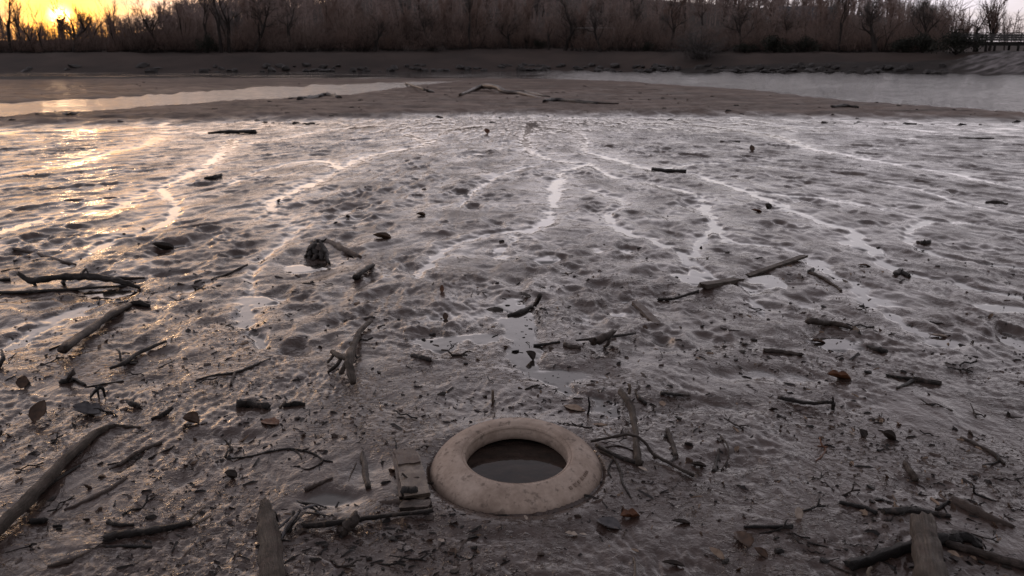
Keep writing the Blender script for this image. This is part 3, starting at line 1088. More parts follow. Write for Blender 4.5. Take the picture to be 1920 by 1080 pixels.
stick("buried_stick", "half buried muddy stick sloping beside the long pole", "stick", MM, [(120, 956), (160, 940), (205, 918), (236, 896)], [6, 10, 12, 10], sink=0.5)
stick("buried_stick", "muddy ridge of a buried stick in the bottom left corner", "stick", MM, [(90, 1062), (140, 1048), (195, 1022)], [8, 11, 8], sink=0.5)
stick("short_log", "short thick dark log lying near the bottom left with splintered right end", "log", D, [(196, 1008), (240, 1000), (290, 994), (356, 979)], [22, 19, 16, 14], sink=0.2, jag=0.02,
      branches=[([(352, 978), (366, 965), (385, 950)], [5, 4, 3], [0.01, 0.03, 0.04], P_), ([(360, 984), (380, 976), (396, 966)], [4, 4, 3], [0, 0.01, 0.02], P_)])
stick("thin_stick", "thin straight black stick just below the short thick log", "stick", K_, [(199, 1026), (240, 1024), (284, 1026)], [7, 8, 7])
stick("thin_stick", "short dark stick lying just above the short thick log", "stick", D, [(203, 979), (225, 984), (252, 984)], [11, 9, 5])
stick("wood_block", "small dark wood block on smooth mud right of the long pole", "wood block", K_, [(57, 978), (86, 976)], [15, 15], sink=0.2)
stick("wood_block", "tiny pair of dark wood crumbs right of the small dark wood block", "wood block", K_, [(100, 986), (117, 985)], [7, 6], branches=[([(106, 992), (116, 990)], 6)])
stick("forked_branch", "grey forked branch with three broken prongs in the middle mud", "branch", G_,
      [(694, 603), (676, 620), (664, 645), (656, 672), (658, 692), (662, 718)], [9, 11, 13, 17, 15, 14], lift=[0.02, 0.03, 0.04, 0.05, 0.035, 0.01], sink=0.1,
      branches=[([(656, 672), (640, 668), (621, 659)], [14, 12, 8], [0.05, 0.05, 0.05]), ([(652, 676), (644, 690), (638, 700)], [9, 9, 10], [0.04, 0.02, 0]), ([(640, 672), (628, 688), (614, 698)], [8, 7, 5], [0.04, 0.02, 0], D), ([(626, 664), (614, 680)], [6, 5], [0.04, 0])])
stick("splintered_post", "weathered splintered post lying at the bottom edge beside dark bark strips", "post", G_,
      [(522, 1180), (512, 1090), (506, 1020), (499, 970), (496, 940)], [62, 56, 50, 38, 16], lift=[0.0, 0.0, 0.005, 0.008, 0.012], sink=0.5, flat=0.45, rough=0.05, n=18, wander=0.06, jag=0.05)
stick("long_branch", "long dark branch pointing at the tyre from the bark strips", "branch", D,
      [(568, 986), (630, 980), (700, 970), (760, 963), (812, 958)], [14, 15, 12, 9, 10], lift=[0.01, 0.015, 0.01, 0.01, 0.012], sink=0.2)
stick("log_stub", "stubby cut log leaning across the long dark branch", "log", B_, [(640, 998), (655, 983), (671, 966)], [24, 24, 22], lift=[0, 0.015, 0.03], sink=0.3, n=9)
stick("brown_stick", "narrow brown stick pointing down left of the mossy plank", "stick", B_, [(679, 848), (683, 875), (690, 915)], [8, 14, 12], sink=0.35,
      branches=[([(668, 868), (658, 890), (648, 920)], [3, 3, 2])])
stick("looping_vine", "thin black looping vine left of the mossy plank", "vine", K_,
      [(425, 860), (470, 856), (510, 846), (545, 842), (580, 848), (604, 862), (596, 872), (575, 880), (556, 874)], [4, 5, 5, 5, 5, 5, 4, 3, 2], branches=[([(545, 842), (560, 850), (566, 860)], 3), ([(604, 862), (624, 866)], [4, 3])])
stick("chip_stick", "short muddy wood sliver between looping vine and bark strips", "sliver", MM, [(574, 918), (596, 908), (622, 896)], [10, 9, 6])
stick("white_straw", "pale upright straw with dark foot standing in the mud above the tyre", "straw", P_, [(924, 756), (924, 746), (924, 732)], [6, 6, 6], lift=[0.0, 0.045, 0.09], wander=0.05)
stick("root_stump", "dark humped root stump standing on legs in the mid left flat", "stump", D,
      [(573, 482), (580, 468), (589, 457), (598, 455), (608, 470), (618, 494)], [7, 10, 14, 13, 11, 6], lift=[0.0, 0.02, 0.04, 0.04, 0.02, 0.0], sink=0.3, rough=0.4, n=11, wander=0.5,
      branches=[([(588, 462), (592, 474), (588, 488)], [15, 13, 7], [0.04, 0.02, 0.0]), ([(598, 462), (603, 478), (604, 490)], [16, 12, 6], [0.05, 0.02, 0.0]), ([(580, 470), (583, 480)], [14, 10], [0.02, 0.0]), ([(604, 454), (612, 447)], [5, 2], [0.06, 0.09])])
stick("buried_log", "half buried muddy log right of the arched root stump", "log", MM, [(612, 452), (640, 466), (674, 482)], [12, 16, 10], sink=0.5)
stick("dark_stick", "short dark stick with knob right below the half buried log", "stick", D, [(667, 519), (682, 507), (699, 497)], [12, 11, 9], lift=[0.01, 0.02, 0.01], branches=[([(664, 518), (676, 518)], [12, 10], None, K_)])
stick("flat_board", "dark flat board stranded near the far wet edge left", "board", K_, [(390, 249), (430, 247), (479, 247)], [5, 9, 12], sink=0.2, flat=0.7)
stick("reed_stick", "dark pointed stick lying in the pool beside curled dark leaf", "stick", D, [(952, 592), (974, 586), (1000, 574)], [7, 12, 7], branches=[([(1002, 574), (1008, 564), (1013, 553)], [8, 9, 8], [0.01, 0.05, 0.1], D)])
stick("broken_branch", "dark broken branch with blunt end crossed by a thin stick above the tyre", "branch", B_,
      [(1110, 641), (1130, 634), (1152, 621)], [18, 17, 9], lift=[0.02, 0.03, 0.06], sink=0.15, branches=[([(1080, 638), (1130, 633), (1192, 625)], [4, 6, 4], [0.01, 0.03, 0.02], D), ([(1145, 628), (1140, 645), (1132, 650)], [9, 7, 4], [0.03, 0.01, 0])])
stick("thin_stick", "thin black stick ending at a small mud lump left of the broken branch", "stick", K_, [(1000, 648), (1025, 645), (1050, 641)], [6, 6, 5])
stick("wood_piece", "dark rounded wood piece below the broken branch", "wood piece", B_, [(1058, 645), (1072, 650), (1088, 652)], [9, 12, 9])
stick("knotted_stick", "dark curved stick with a reddish knot left of the sunken plank", "stick", D, [(1234, 561), (1262, 560), (1290, 552), (1310, 546)], [8, 6, 6, 8], lift=[0, 0.01, 0.02, 0.04])
stick("small_board", "small black board lying in the runnel right of centre", "board", K_, [(1222, 317), (1252, 320), (1286, 322)], [7, 8, 9], sink=0.2)
stick("root_stick", "reddish brown root with thick knobbed end on the right flat", "root", B_, [(1514, 601), (1530, 603), (1560, 606), (1582, 610), (1600, 618)], [15, 13, 9, 11, 4], lift=[0.03, 0.025, 0.01, 0.01, 0])
stick("rust_stick", "straight reddish brown stick with small shadow right of centre", "stick", B_, [(1433, 657), (1468, 660), (1503, 665)], [11, 12, 9], sink=0.2)
stick("driftwood_chunk", "narrow dark chunk with square end right of the straight reddish stick", "driftwood", K_, [(1626, 650), (1645, 655), (1664, 660)], [9, 12, 11])
stick("split_branch", "dark split branch shaped like a Y on the right flat", "branch", D, [(1662, 703), (1690, 708), (1722, 712), (1764, 721)], [5, 7, 13, 8], branches=[([(1716, 712), (1700, 720), (1682, 728)], [10, 8, 4]), ([(1738, 714), (1765, 717)], [8, 6])])
stick("hooked_stick", "knobbly black stick ending in a downward hook below the Y branch", "stick", D, [(1459, 745), (1485, 750), (1520, 756), (1545, 754), (1563, 755)], [8, 10, 9, 9, 8], lift=[0.01, 0.01, 0.01, 0.03, 0.03],
      branches=[([(1562, 755), (1562, 768)], [8, 7], [0.03, 0]), ([(1562, 754), (1562, 744)], [4, 3], [0.03, 0.06])])
stick("crooked_stick", "crooked bare stick standing up right of the tyre", "stick", G_,
      [(1196, 868), (1192, 830), (1190, 800), (1184, 768), (1174, 748), (1163, 733)], [17, 13, 13, 14, 14, 12], lift=[0.0, 0.01, 0.02, 0.03, 0.03, 0.02], sink=0.15, branches=[([(1180, 738), (1181, 728), (1179, 720)], [6, 5, 7], [0.03, 0.06, 0.08], P_)])
stick("small_stick", "short dark stick just right of the crooked bare stick", "stick", D, [(1192, 736), (1200, 747), (1212, 757)], [6, 8, 8])
stick("flat_board", "dark flat wood strip lying right of the crooked bare stick", "board", D, [(1240, 736), (1262, 739), (1292, 741)], [11, 12, 8], flat=0.6)
stick("upright_twig", "thin black twig standing upright behind the tyre with pale bits", "twig", K_, [(1102, 776), (1105, 762), (1103, 744)], [5, 5, 3], lift=[0, 0.05, 0.11])
stick("arching_vine", "brown vine arching from the tyre to a cut end at right", "vine", B_,
      [(1108, 828), (1145, 820), (1182, 815), (1208, 828), (1224, 850), (1258, 870), (1300, 891)], [6, 6, 6, 6, 7, 8, 10], lift=[0.04, 0.06, 0.07, 0.05, 0.02, 0.01, 0.012])
stick("dark_branch", "dark wet branch under the arching vine touching the tyre side", "branch", D, [(1118, 834), (1150, 852), (1180, 864), (1206, 868)], [10, 10, 12, 10], branches=[([(1130, 840), (1160, 836), (1190, 846)], [4, 4, 3], None, B_), ([(1126, 846), (1150, 858)], [5, 4], None, G_)])
stick("bent_twig", "thin bent dark twig trailing down right of the tyre", "twig", D, [(1150, 858), (1162, 880), (1167, 905), (1175, 920), (1184, 934)], [6, 6, 5, 5, 3], branches=[([(1150, 860), (1140, 880), (1146, 895)], [4, 4, 3])])
stick("stub_stick", "grey stick with forked dark foot right of the crooked stick", "stick", G_, [(1252, 806), (1260, 830), (1268, 856)], [9, 10, 11], branches=[([(1268, 856), (1256, 868)], [8, 4], None, D)])
stick("dark_prop", "short muddy stick standing beside a hair thin bow right of tyre", "stick", D, [(1348, 842), (1344, 862), (1338, 884)], [6, 7, 10], branches=[([(1350, 815), (1364, 835), (1366, 858), (1352, 882)], [3, 4, 3, 2], [0.0, 0.02, 0.02, 0], B_)])
stick("wet_stick", "short black stick with pale leaf at its end lower right", "stick", K_, [(1395, 988), (1440, 988), (1486, 986)], [8, 10, 9])
stick("tapered_stick", "black tapered stick left of the thick stick above right post", "stick", K_, [(1573, 942), (1612, 950), (1645, 962)], [8, 12, 10])
stick("thick_stick", "thick black stick lying just above the weathered right post", "stick", D, [(1657, 960), (1710, 957), (1745, 962), (1782, 968)], [15, 16, 14, 10], sink=0.2, branches=[([(1755, 955), (1770, 946), (1781, 938)], [7, 7, 5], None, K_)])
stick("weathered_post", "weathered grey post with cracked top standing at the bottom right", "post", G_,
      [(1764, 1200), (1752, 1110), (1742, 1050), (1735, 1010), (1730, 978)], [66, 60, 55, 53, 44], lift=[0.05, 0.04, 0.035, 0.03, 0.022], sink=0.3, rough=0.06, n=22, wander=0.04, jag=0.05)
stick("black_log", "black rotten log running behind the weathered post at bottom right", "log", K_,
      [(1590, 1060), (1640, 1046), (1700, 1026), (1770, 1012), (1800, 1016)], [24, 20, 26, 30, 16], sink=0.3, rough=0.2, branches=[([(1780, 1010), (1810, 1005), (1840, 1020)], [24, 20, 16]), ([(1800, 1006), (1825, 1014), (1838, 1028)], [18, 18, 12])])
stick("long_log", "long brown log leaving the right edge beyond the weathered post", "log", B_, [(1775, 1020), (1830, 1036), (1880, 1050), (1990, 1080)], [18, 20, 22, 24], sink=0.3)
stick("slender_stick", "slender brown stick with knobbed end on the right margin", "stick", B_, [(1801, 820), (1835, 836), (1862, 850), (1884, 870)], [6, 8, 8, 7])
stick("angled_twig", "black L shaped twig near the right edge", "twig", K_, [(1826, 910), (1827, 924), (1845, 932), (1868, 941)], [3, 5, 5, 3], lift=[0.05, 0.0, 0.0, 0.0])
stick("buried_log", "mud plastered half buried log near the right edge", "log", MM, [(1785, 938), (1815, 952), (1850, 968), (1900, 988)], [20, 26, 22, 10], sink=0.4)
stick("pale_stub", "pale grooved wood stub in the puddle at right", "stub", G_, [(1697, 868), (1708, 885), (1718, 900)], [11, 13, 12])
stick("red_twig", "thin red crossed twig on the right flat", "twig", M_LEAF_RUST, [(1537, 820), (1541, 834), (1548, 842), (1540, 856), (1530, 864)], [3, 4, 4, 4, 3], lift=[0.03, 0.01, 0, 0, 0], branches=[([(1533, 836), (1552, 838)], 3)])
stick("bleached_twig", "bleached curved twig at the bottom edge right of tyre", "twig", P_, [(1187, 1045), (1191, 1062), (1189, 1090)], [4, 6, 7])
stick("bleached_twig", "white curled twig stub at the bottom edge beside black log", "twig", P_, [(1634, 1064), (1628, 1072), (1632, 1090)], [6, 8, 8], lift=[0.02, 0.02, 0])
stick("thin_stick", "dark straight twig on bright far mud right", "stick", D, [(1350, 265), (1368, 266), (1387, 266)], [3, 4, 4])
stick("thin_stick", "long thin dark stick on far mud near the right edge", "stick", D, [(1798, 259), (1830, 260), (1863, 260)], [4, 5, 4])
stick("thin_branch", "brown bent branch below the sunken plank right of centre", "branch", B_, [(1518, 510), (1545, 522), (1572, 540), (1578, 545)], [7, 6, 5, 6], branches=[([(1518, 510), (1524, 505)], [9, 8], None, K_)])
stick("dark_chunk", "dark muddy clump at the foot of a bright runnel right", "clump", D, [(1678, 514), (1690, 512), (1704, 518)], [10, 18, 8], sink=0.2, rough=0.35)
stick("dark_chunk", "small dark wood bit on grey mud far right of centre", "wood bit", D, [(1720, 455), (1734, 455), (1744, 452)], [7, 10, 6], rough=0.3)
stick("dark_chunk", "low brown clod stranded on the far right mud", "clod", D, [(1848, 380), (1868, 380), (1888, 383)], [5, 11, 5], rough=0.3)
stick("dark_chunk", "dark wood lump on grey mud in the far left flat", "lump", K_, [(384, 334), (398, 333), (412, 329)], [5, 9, 9], rough=0.35)
stick("small_board", "short brown wood piece with studs above the fork of the black twig", "wood piece", D, [(772, 666), (790, 671), (810, 675)], [9, 11, 10])
stick("thin_stick", "thin straight stick lying above the driftwood chunk in the left middle", "stick", D, [(396, 524), (430, 512), (463, 496)], [4, 5, 4])
stick("pale_stick", "pale slender stick pressed into the mud right of the left pool", "stick", G_, [(333, 531), (358, 538), (386, 542)], [5, 5, 3])
stick("long_ridge_stick", "long muddy ridge stick curving over the far left flat", "stick", MM, [(25, 466), (70, 476), (110, 488), (142, 496)], [6, 7, 7, 5], sink=0.5)
stick("wrack_stick", "dark stick lying by the thin branch in the left mud", "stick", K_, [(160, 726), (195, 720), (232, 714)], [3, 4, 3])

# sunken plank, two visible lengths of one board
def plank_box(name, label, cat, mat, a, b, w, th, rise=(0, 0), segs=8, seed=1, parts=None, roll=0.0):
    """a board lying from photograph point a to b, w and th in metres, rise = height of its middle at each end"""
    r_ = random.Random(seed)
    pa, pb = on_ground(*a, lift=rise[0]), on_ground(*b, lift=rise[1])
    org = (pa + pb) / 2
    t = pb - pa
    L = np.linalg.norm(t); t = t / L
    s = np.cross(t, [0, 0, 1.0]); s /= np.linalg.norm(s)
    u = np.cross(s, t)
    s, u = s * math.cos(roll) + u * math.sin(roll), u * math.cos(roll) - s * math.sin(roll)
    V, F, UV = [], [], []
    for i in range(segs + 1):
        f = i / segs
        e = (r_.random() - 0.5) * 0.06 * L if i in (0, segs) else 0
        for k, (cs, cu) in enumerate(((-1, -1), (-0.33, -1), (0.33, -1), (1, -1), (1, 1), (0.33, 1), (-0.33, 1), (-1, 1))):
            je = (r_.random() - 0.5) * 0.10 * L if i in (0, segs) else 0
            ws = 1 + (r_.random() - 0.5) * 0.10
            V.append(pa - org + t * (f * L + je) + s * cs * w / 2 * ws + u * (cu * th / 2 + (r_.random() - 0.5) * th * 0.15))
            UV.append((cs * w * 0.5 + cu * 0.3, f * L))
    for i in range(segs):
        for k in range(8):
            a0, b0 = i * 8 + k, i * 8 + (k + 1) % 8
            F.append((a0, b0, b0 + 8, a0 + 8))
    F.append(tuple(range(8)))
    F.append(tuple(reversed(range(segs * 8, segs * 8 + 8))))
    o = link(name, mesh_from(name, V, F, mat, UV, False), None, tuple(org))
    tag(o, label, cat)
    return o


plank_box("sunken_plank", "pale narrow plank rising out of a puddle to a raised end right of centre", "plank", G_, (1400, 517), (1508, 488), 0.052, 0.018, (-0.004, 0.038), 6, 3)
plank_box("plank_end", "dark tipped plank end poking from the mud below the pale narrow plank", "plank", G_, (1318, 543), (1385, 522), 0.075, 0.032, (0.028, -0.012), 5, 4)
plank_box("wedge_plank", "muddy tilted plank ridge in the mud right above the tyre", "plank", MM, (1192, 570), (1235, 606), 0.05, 0.03, (0.004, -0.012), 5, 6)
# mossy plank by the tyre, in two lengths with a dark bark lump
pk = empty("mossy_plank", tuple(on_ground(770, 905)))
tag(pk, "broken weathered plank with a dark bark lump left of the tyre", "plank")
for nm, a, b, w, th, rise, mt, sd in (("board", (762, 852), (783, 938), 0.098, 0.016, (0.000, 0.016), M_WOOD_TAN, 11), ("splinter", (742, 852), (756, 935), 0.030, 0.016, (0.004, 0.010), MM, 12),
                                      ("broken_end", (752, 952), (806, 950), 0.05, 0.018, (0.006, 0.008), B_, 13), ("mud_cap", (758, 846), (768, 876), 0.090, 0.012, (0.004, 0.012), MM, 14)):
    o = plank_box(nm, None, None, mt, a, b, w, th, rise, 7, sd)
    o.location = tuple(np.array(o.location) - np.array(pk.location)); o.parent = pk
g = Geo()
c0 = on_ground(769, 932) - np.array(pk.location)
for k in range(4):
    g.tube([c0 + np.array([-0.022 + 0.013 * k, 0.012, 0.030]), c0 + np.array([-0.022 + 0.013 * k, -0.004, 0.026]), c0 + np.array([-0.020 + 0.013 * k, -0.012, 0.012])], [0.012, 0.013, 0.010], 7, True, 0.35, 1.0, k)
link("bark_lump", g.mesh("bark_lump", K_), pk)
# heap of shredded bark strips by the post
hp0 = on_ground(575, 965)
bh = empty("bark_strips", tuple(hp0))
tag(bh, "shredded dark bark strips fanned out beside the splintered post", "bark")
for k in range(16):
    r_ = random.Random(300 + k)
    if k < 9:
        a, b = (562 + r_.uniform(-14, 10), 962 + r_.uniform(-14, 10)), (520 + r_.uniform(0, 30), 990 + r_.uniform(-6, 24))
    else:
        a, b = (566 + r_.uniform(-12, 12), 946 + r_.uniform(-8, 16)), (610 + r_.uniform(-10, 36), 948 + r_.uniform(-4, 24))
    rd = [r_.uniform(5, 9) * px_m(*a) * 0.5, r_.uniform(2, 5) * px_m(*b) * 0.5]
    S, rr = path_on_ground([a, ((a[0] + b[0]) / 2, (a[1] + b[1]) / 2 - r_.uniform(0, 5)), b], [rd[0], rd[0], rd[1]], [r_.uniform(0.02, 0.05), r_.uniform(0.01, 0.04), 0.0], 0.2, 3)
    link("bark_strip", Geo().tube([s - hp0 for s in S], rr, 5, True, 0.2, 0.5, k).mesh("bark_strip", D if k % 3 else M_LEAF_GREY), bh)


# ------------------------------------------------------------------ leaves
def leaf_mesh(name, mat, L, W, curl=0.4, fold=0.3, seed=0, lobes=0, nl=9, nw=5):
    """a leaf blade with a raised midrib, curled along and across, with a stalk; about 1 mm thick at the rib"""
    r_ = random.Random(seed)
    V, F, UV = [], [], []
    for i in range(nl):
        t = i / (nl - 1)
        wprof = math.sin(math.pi * min(1, t * 0.97 + 0.03)) ** 0.75 * (1 - 0.25 * t)
        if lobes:
            wprof *= 0.70 + 0.40 * abs(math.sin(t * math.pi * lobes))
        for k in range(nw):
            s = k / (nw - 1) * 2 - 1
            y = (t - 0.5) * L
            x = s * W / 2 * wprof * (1 + r_.uniform(-.08, .08))
            a = curl * (t - 0.4)
            z = (math.cos(a * 2) - 1) * -L * 0.22 * np.sign(curl) + abs(s) ** 1.5 * W * fold * wprof + r_.uniform(-1, 1) * L * 0.012
            V.append((x, y, z)); UV.append((s, t))
    for i in range(nl - 1):
        for k in range(nw - 1):
            a = i * nw + k
            F.append((a, a + 1, a + nw + 1, a + nw))
    n0 = len(V)
    # lower skin so that the blade has thickness
    th = max(0.0006, L * 0.008)
    for i in range(n0):
        V.append((V[i][0], V[i][1], V[i][2] - th)); UV.append(UV[i])
    for f in list(F):
        F.append(tuple(n0 + i for i in reversed(f)))
    rim = [k for k in range(nw)] + [i * nw + nw - 1 for i in range(1, nl)] + [(nl - 1) * nw + k for k in range(nw - 2, -1, -1)] + [i * nw for i in range(nl - 2, 0, -1)]
    for a, b in zip(rim, rim[1:] + rim[:1]):
        F.append((b, a, a + n0, b + n0))
    return mesh_from(name, V, F, mat, UV)


def leaf(label, mat, px, py, size, aspect=0.6, yaw=0, pitch=0, roll=0, curl=0.4, fold=0.25, lift=0.0, lobes=0, name="fallen_leaf", cat="leaf"):
    COUNT[0] += 1
    L = size * px_m(px, py)
    p = on_ground(px, py, 0.002 + lift)
    if pitch > 35:
        p[2] = zat(p[0], p[1]) + lift + L * 0.42 * math.sin(R(pitch))
        # stand it on the mud where its foot is seen
        fx, fy = ground(px, py + size * 0.35)
        p[0], p[1] = fx, fy
        p[2] = zat(fx, fy) + L * 0.42 * math.sin(R(pitch))
    o = link(name, leaf_mesh(name, mat, L, L * aspect, curl, fold, COUNT[0], lobes), None, tuple(p))
    o.rotation_euler = (R(pitch), R(roll), R(yaw))
    tag(o, label, cat)
    return o


leaf("brown leaf standing on edge left of the curled grey leaf", M_LEAF_BROWN, 77, 767, 42, 0.85, -10, 46, 12, 0.9, 0.25)
leaf("small dark brown leaf standing up near the left edge", M_LEAF_BROWN, 44, 714, 26, 0.9, 15, 42, 14, 1.0, 0.3)
leaf("large curled grey leaf with raised rim near the left edge", M_LEAF_GREY, 164, 775, 60, 0.7, 75, 4, -10, 1.1, 0.4, 0.0, 2)
leaf("curled brown leaf with dark rim above the short muddy stick", M_LEAF_BROWN, 358, 793, 38, 0.75, 70, 5, -10, 1.0, 0.7)
leaf("small black cap shaped leaf alone on smooth mud left", M_LEAF_DARK, 432, 897, 26, 0.9, 80, 10, 0, 1.8, 0.6)
leaf("lobed rust brown leaf flat on the mud left of centre", M_LEAF_RUST, 506, 793, 40, 0.8, 70, 0, 0, 0.3, 0.15, lobes=3)
leaf("curled dark leaf cup on the far left flat", M_LEAF_DARK, 305, 464, 42, 0.5, 85, 5, 0, 1.4, 0.7)
leaf("brown orange leaf lump far out on the bright wet edge", M_LEAF_RUST, 912, 247, 13, 0.9, 20, 40, 0, 1.2, 0.5)
leaf("small dark brown leaf on mid left grey mud", M_LEAF_BROWN, 789, 404, 18, 0.7, 80, 5, 0, 0.9, 0.5)
leaf("folded brown leaf with dark underside in the middle flat", M_LEAF_BROWN, 716, 448, 36, 0.6, 75, 5, 0, 0.9, 0.5)
leaf("large dark dome shaped curled leaf at the pool edge in the centre", M_LEAF_DARK, 919, 580, 48, 0.7, 85, -8, 0, -1.3, -0.5, 0.012)
leaf("small dark round leaf just above the curled dome leaf", M_LEAF_DARK, 984, 556, 24, 0.7, 80, 10, 0, 0.5, 0.2, 0.006)
leaf("small rust leaf standing upright above the centre pool", M_LEAF_RUST, 829, 546, 15, 0.6, 0, 70, 0, 0.3, 0.1)
leaf("small brown leaf standing upright in the centre pool", M_LEAF_BROWN, 835, 588, 15, 0.8, 10, 65, 0, 0.2, 0.1)
leaf("dark double leaf standing at the edge of the central wet channel", M_LEAF_DARK, 992, 661, 22, 0.9, 60, 45, 0, 0.6, 0.6)
leaf("orange brown leaf beside a black ball on the right flat", M_LEAF_RUST, 1419, 397, 22, 0.55, 85, 12, 0, 0.6, 0.4)
leaf("black crumpled leaf ball right of the orange brown leaf", M_LEAF_DARK, 1437, 392, 16, 0.9, 30, 30, 0, 1.8, 0.8)
leaf("dull brown leaf standing on the far right mud", M_LEAF_BROWN, 1409, 278, 13, 0.9, 10, 65, 0, 0.3, 0.2)
leaf("small tan leaf flat on mud beside bright water patches", M_LEAF_BROWN, 1620, 499, 24, 0.5, 85, 5, 0, 0.4, 0.3)
leaf("crumpled yellow brown leaf cluster on the right flat", M_LEAF_RUST, 1572, 710, 44, 0.55, 80, 8, 0, 0.8, 0.6, lobes=2)
leaf("ochre leaf scrap right of the reddish root", M_LEAF_BROWN, 1534, 642, 26, 0.5, 75, 8, 0, 0.7, 0.4)
leaf("pale oval leaf lying flat right of the crooked stick", M_LEAF_TAN, 1242, 757, 20, 0.75, 5, 5, 0, 0.1, 0.1)
leaf("pale square edged leaf floating behind the tyre", M_LEAF_TAN, 1076, 766, 46, 0.55, 62, 3, 0, 0.2, 0.1, lobes=1)
leaf("narrow pale leaf floating just behind the tyre right side", M_LEAF_TAN, 1124, 797, 30, 0.42, 88, 2, 0, 0.2, 0.1)
leaf("pale leaf chip with black shadow right of the tyre", M_LEAF_PALE, 1205, 884, 20, 0.55, 80, 20, 0, 0.5, 0.2, 0.008)
leaf("black shrivelled leaf right of the arching vine", M_LEAF_DARK, 1309, 875, 30, 0.45, 85, 8, 0, 0.8, 0.6)
leaf("dark red leaf crumpled below right of the tyre", M_LEAF_RUST, 1180, 971, 42, 0.6, 110, 10, 0, 0.9, 0.6, lobes=2)
leaf("bluish grey wet leaf left of the dark red leaf", M_LEAF_GREY, 1140, 985, 48, 0.8, 60, 5, 0, 0.4, 0.25)
leaf("brown leaf standing just above the dark red leaf", M_LEAF_BROWN, 1168, 960, 20, 0.5, 5, 60, 0, 0.4, 0.3)
leaf("tan torn leaf near the bottom edge right of centre", M_LEAF_TAN, 1343, 1042, 36, 0.6, 40, 15, 0, 0.4, 0.2, 0.006)
leaf("large dark brown lobed leaf near the bottom right of centre", M_LEAF_BROWN, 1392, 1013, 48, 0.85, 15, 5, 0, 0.4, 0.3, lobes=3)
leaf("black narrow leaf near the bottom edge right of tyre", M_LEAF_DARK, 1262, 1060, 44, 0.3, 82, 8, 0, 0.5, 0.6)
leaf("black crumpled leaf right of the dark red leaf", M_LEAF_DARK, 1276, 981, 36, 0.35, 88, 8, 0, 0.7, 0.5)
leaf("cream leaf tip standing on the short black stick", M_LEAF_PALE, 1496, 966, 24, 0.8, 5, 60, 0, 0.3, 0.1, 0.01)
leaf("white leaf flake on smooth mud below the tyre", M_LEAF_PALE, 985, 973, 11, 0.7, 40, 30, 0, 0.6, 0.4, 0.003)
leaf("white torn flake left below the tyre", M_LEAF_PALE, 827, 1016, 14, 0.8, 70, 10, 0, 0.3, 0.2, 0.003, 2)
leaf("larger white flake with ragged edge below the tyre", M_LEAF_PALE, 1071, 1004, 24, 0.6, 80, 8, 0, 0.5, 0.3, 0.003, 2)
leaf("small white flake right of the larger white ragged flake", M_LEAF_PALE, 1093, 1004, 14, 0.5, 85, 8, 0, 0.3, 0.2, 0.003)
leaf("pinkish leaf scrap behind the weathered post bottom right", M_LEAF_TAN, 1786, 1046, 22, 0.8, 60, 15, 0, 0.4, 0.2, 0.01)
leaf("white scrap shining beside dark leaves at right", M_LEAF_PALE, 1596, 815, 14, 0.5, 30, 20, 0, 0.8, 0.4, 0.004)
leaf("black leaf lump right of the white shining scrap", M_LEAF_DARK, 1614, 816, 20, 0.9, 20, 35, 0, 1.4, 0.7)
leaf("dark brown crumpled leaf on the right flat above pale stub", M_LEAF_DARK, 1664, 822, 28, 0.8, 60, 20, 0, 1.2, 0.7)
leaf("bright tan leaf tip beside bottom edge right of tyre", M_LEAF_TAN, 1190, 1035, 16, 0.5, 70, 10, 0, 0.3, 0.2, 0.004)
leaf("pale thin curved leaf lying on wet mud far right", M_LEAF_PALE, 1762, 632, 40, 0.25, 76, 5, 0, 0.6, 0.5)
leaf("brown crumpled leaf pile right of the dark red leaf bottom", M_LEAF_BROWN, 1425, 1040, 30, 0.7, 40, 15, 0, 0.9, 0.5)
leaf("pale brown leaf by the right edge of the arching log", M_LEAF_TAN, 1842, 1046, 26, 0.5, 60, 10, 0, 0.4, 0.2, 0.004)

# ------------------------------------------------------------------ countable small litter, one object each
ANCH = [(968, 893, "old tyre"), (120, 868, "long bare pole"), (180, 615, "thick straight stick"), (150, 522, "arching dark branch"), (658, 660, "grey forked branch"), (505, 1020, "splintered post"),
        (770, 905, "broken plank"), (280, 995, "short thick log"), (590, 470, "arched root stump"), (470, 758, "black driftwood chunk"), (919, 580, "curled dome leaf"), (1130, 634, "broken dark branch"),
        (1450, 505, "pale narrow plank"), (1550, 605, "reddish root"), (1468, 660, "straight reddish stick"), (1715, 713, "Y shaped branch"), (1510, 752, "hooked black stick"), (1188, 790, "crooked bare stick"),
        (1735, 1030, "weathered post"), (1840, 845, "slender brown stick"), (1440, 988, "pale tipped black stick"), (1180, 970, "dark red leaf"), (1690, 512, "dark muddy clump"), (432, 897, "black cap leaf"),
        (1418, 397, "orange brown leaf"), (789, 404, "small mid left leaf"), (1255, 320, "small black board"), (435, 248, "stranded flat board"), (398, 333, "far left lump"), (1868, 380, "low brown clod"), (1343, 1042, "tan torn leaf"),
        (1664, 822, "crumpled leaf at right"), (506, 793, "lobed rust leaf"), (230, 680, "thin forked branch"), (1280, 850, "arching vine end")]


def where(px, py):
    best = min(ANCH, key=lambda a: math.hypot(px - a[0], (py - a[1]) * 1.6))
    dx, dy = px - best[0], py - best[1]
    if abs(dx) > abs(dy) * 1.4:
        return ("to the right of the " if dx > 0 else "to the left of the ") + best[2]
    return ("below the " if dy > 0 else "above the ") + best[2]


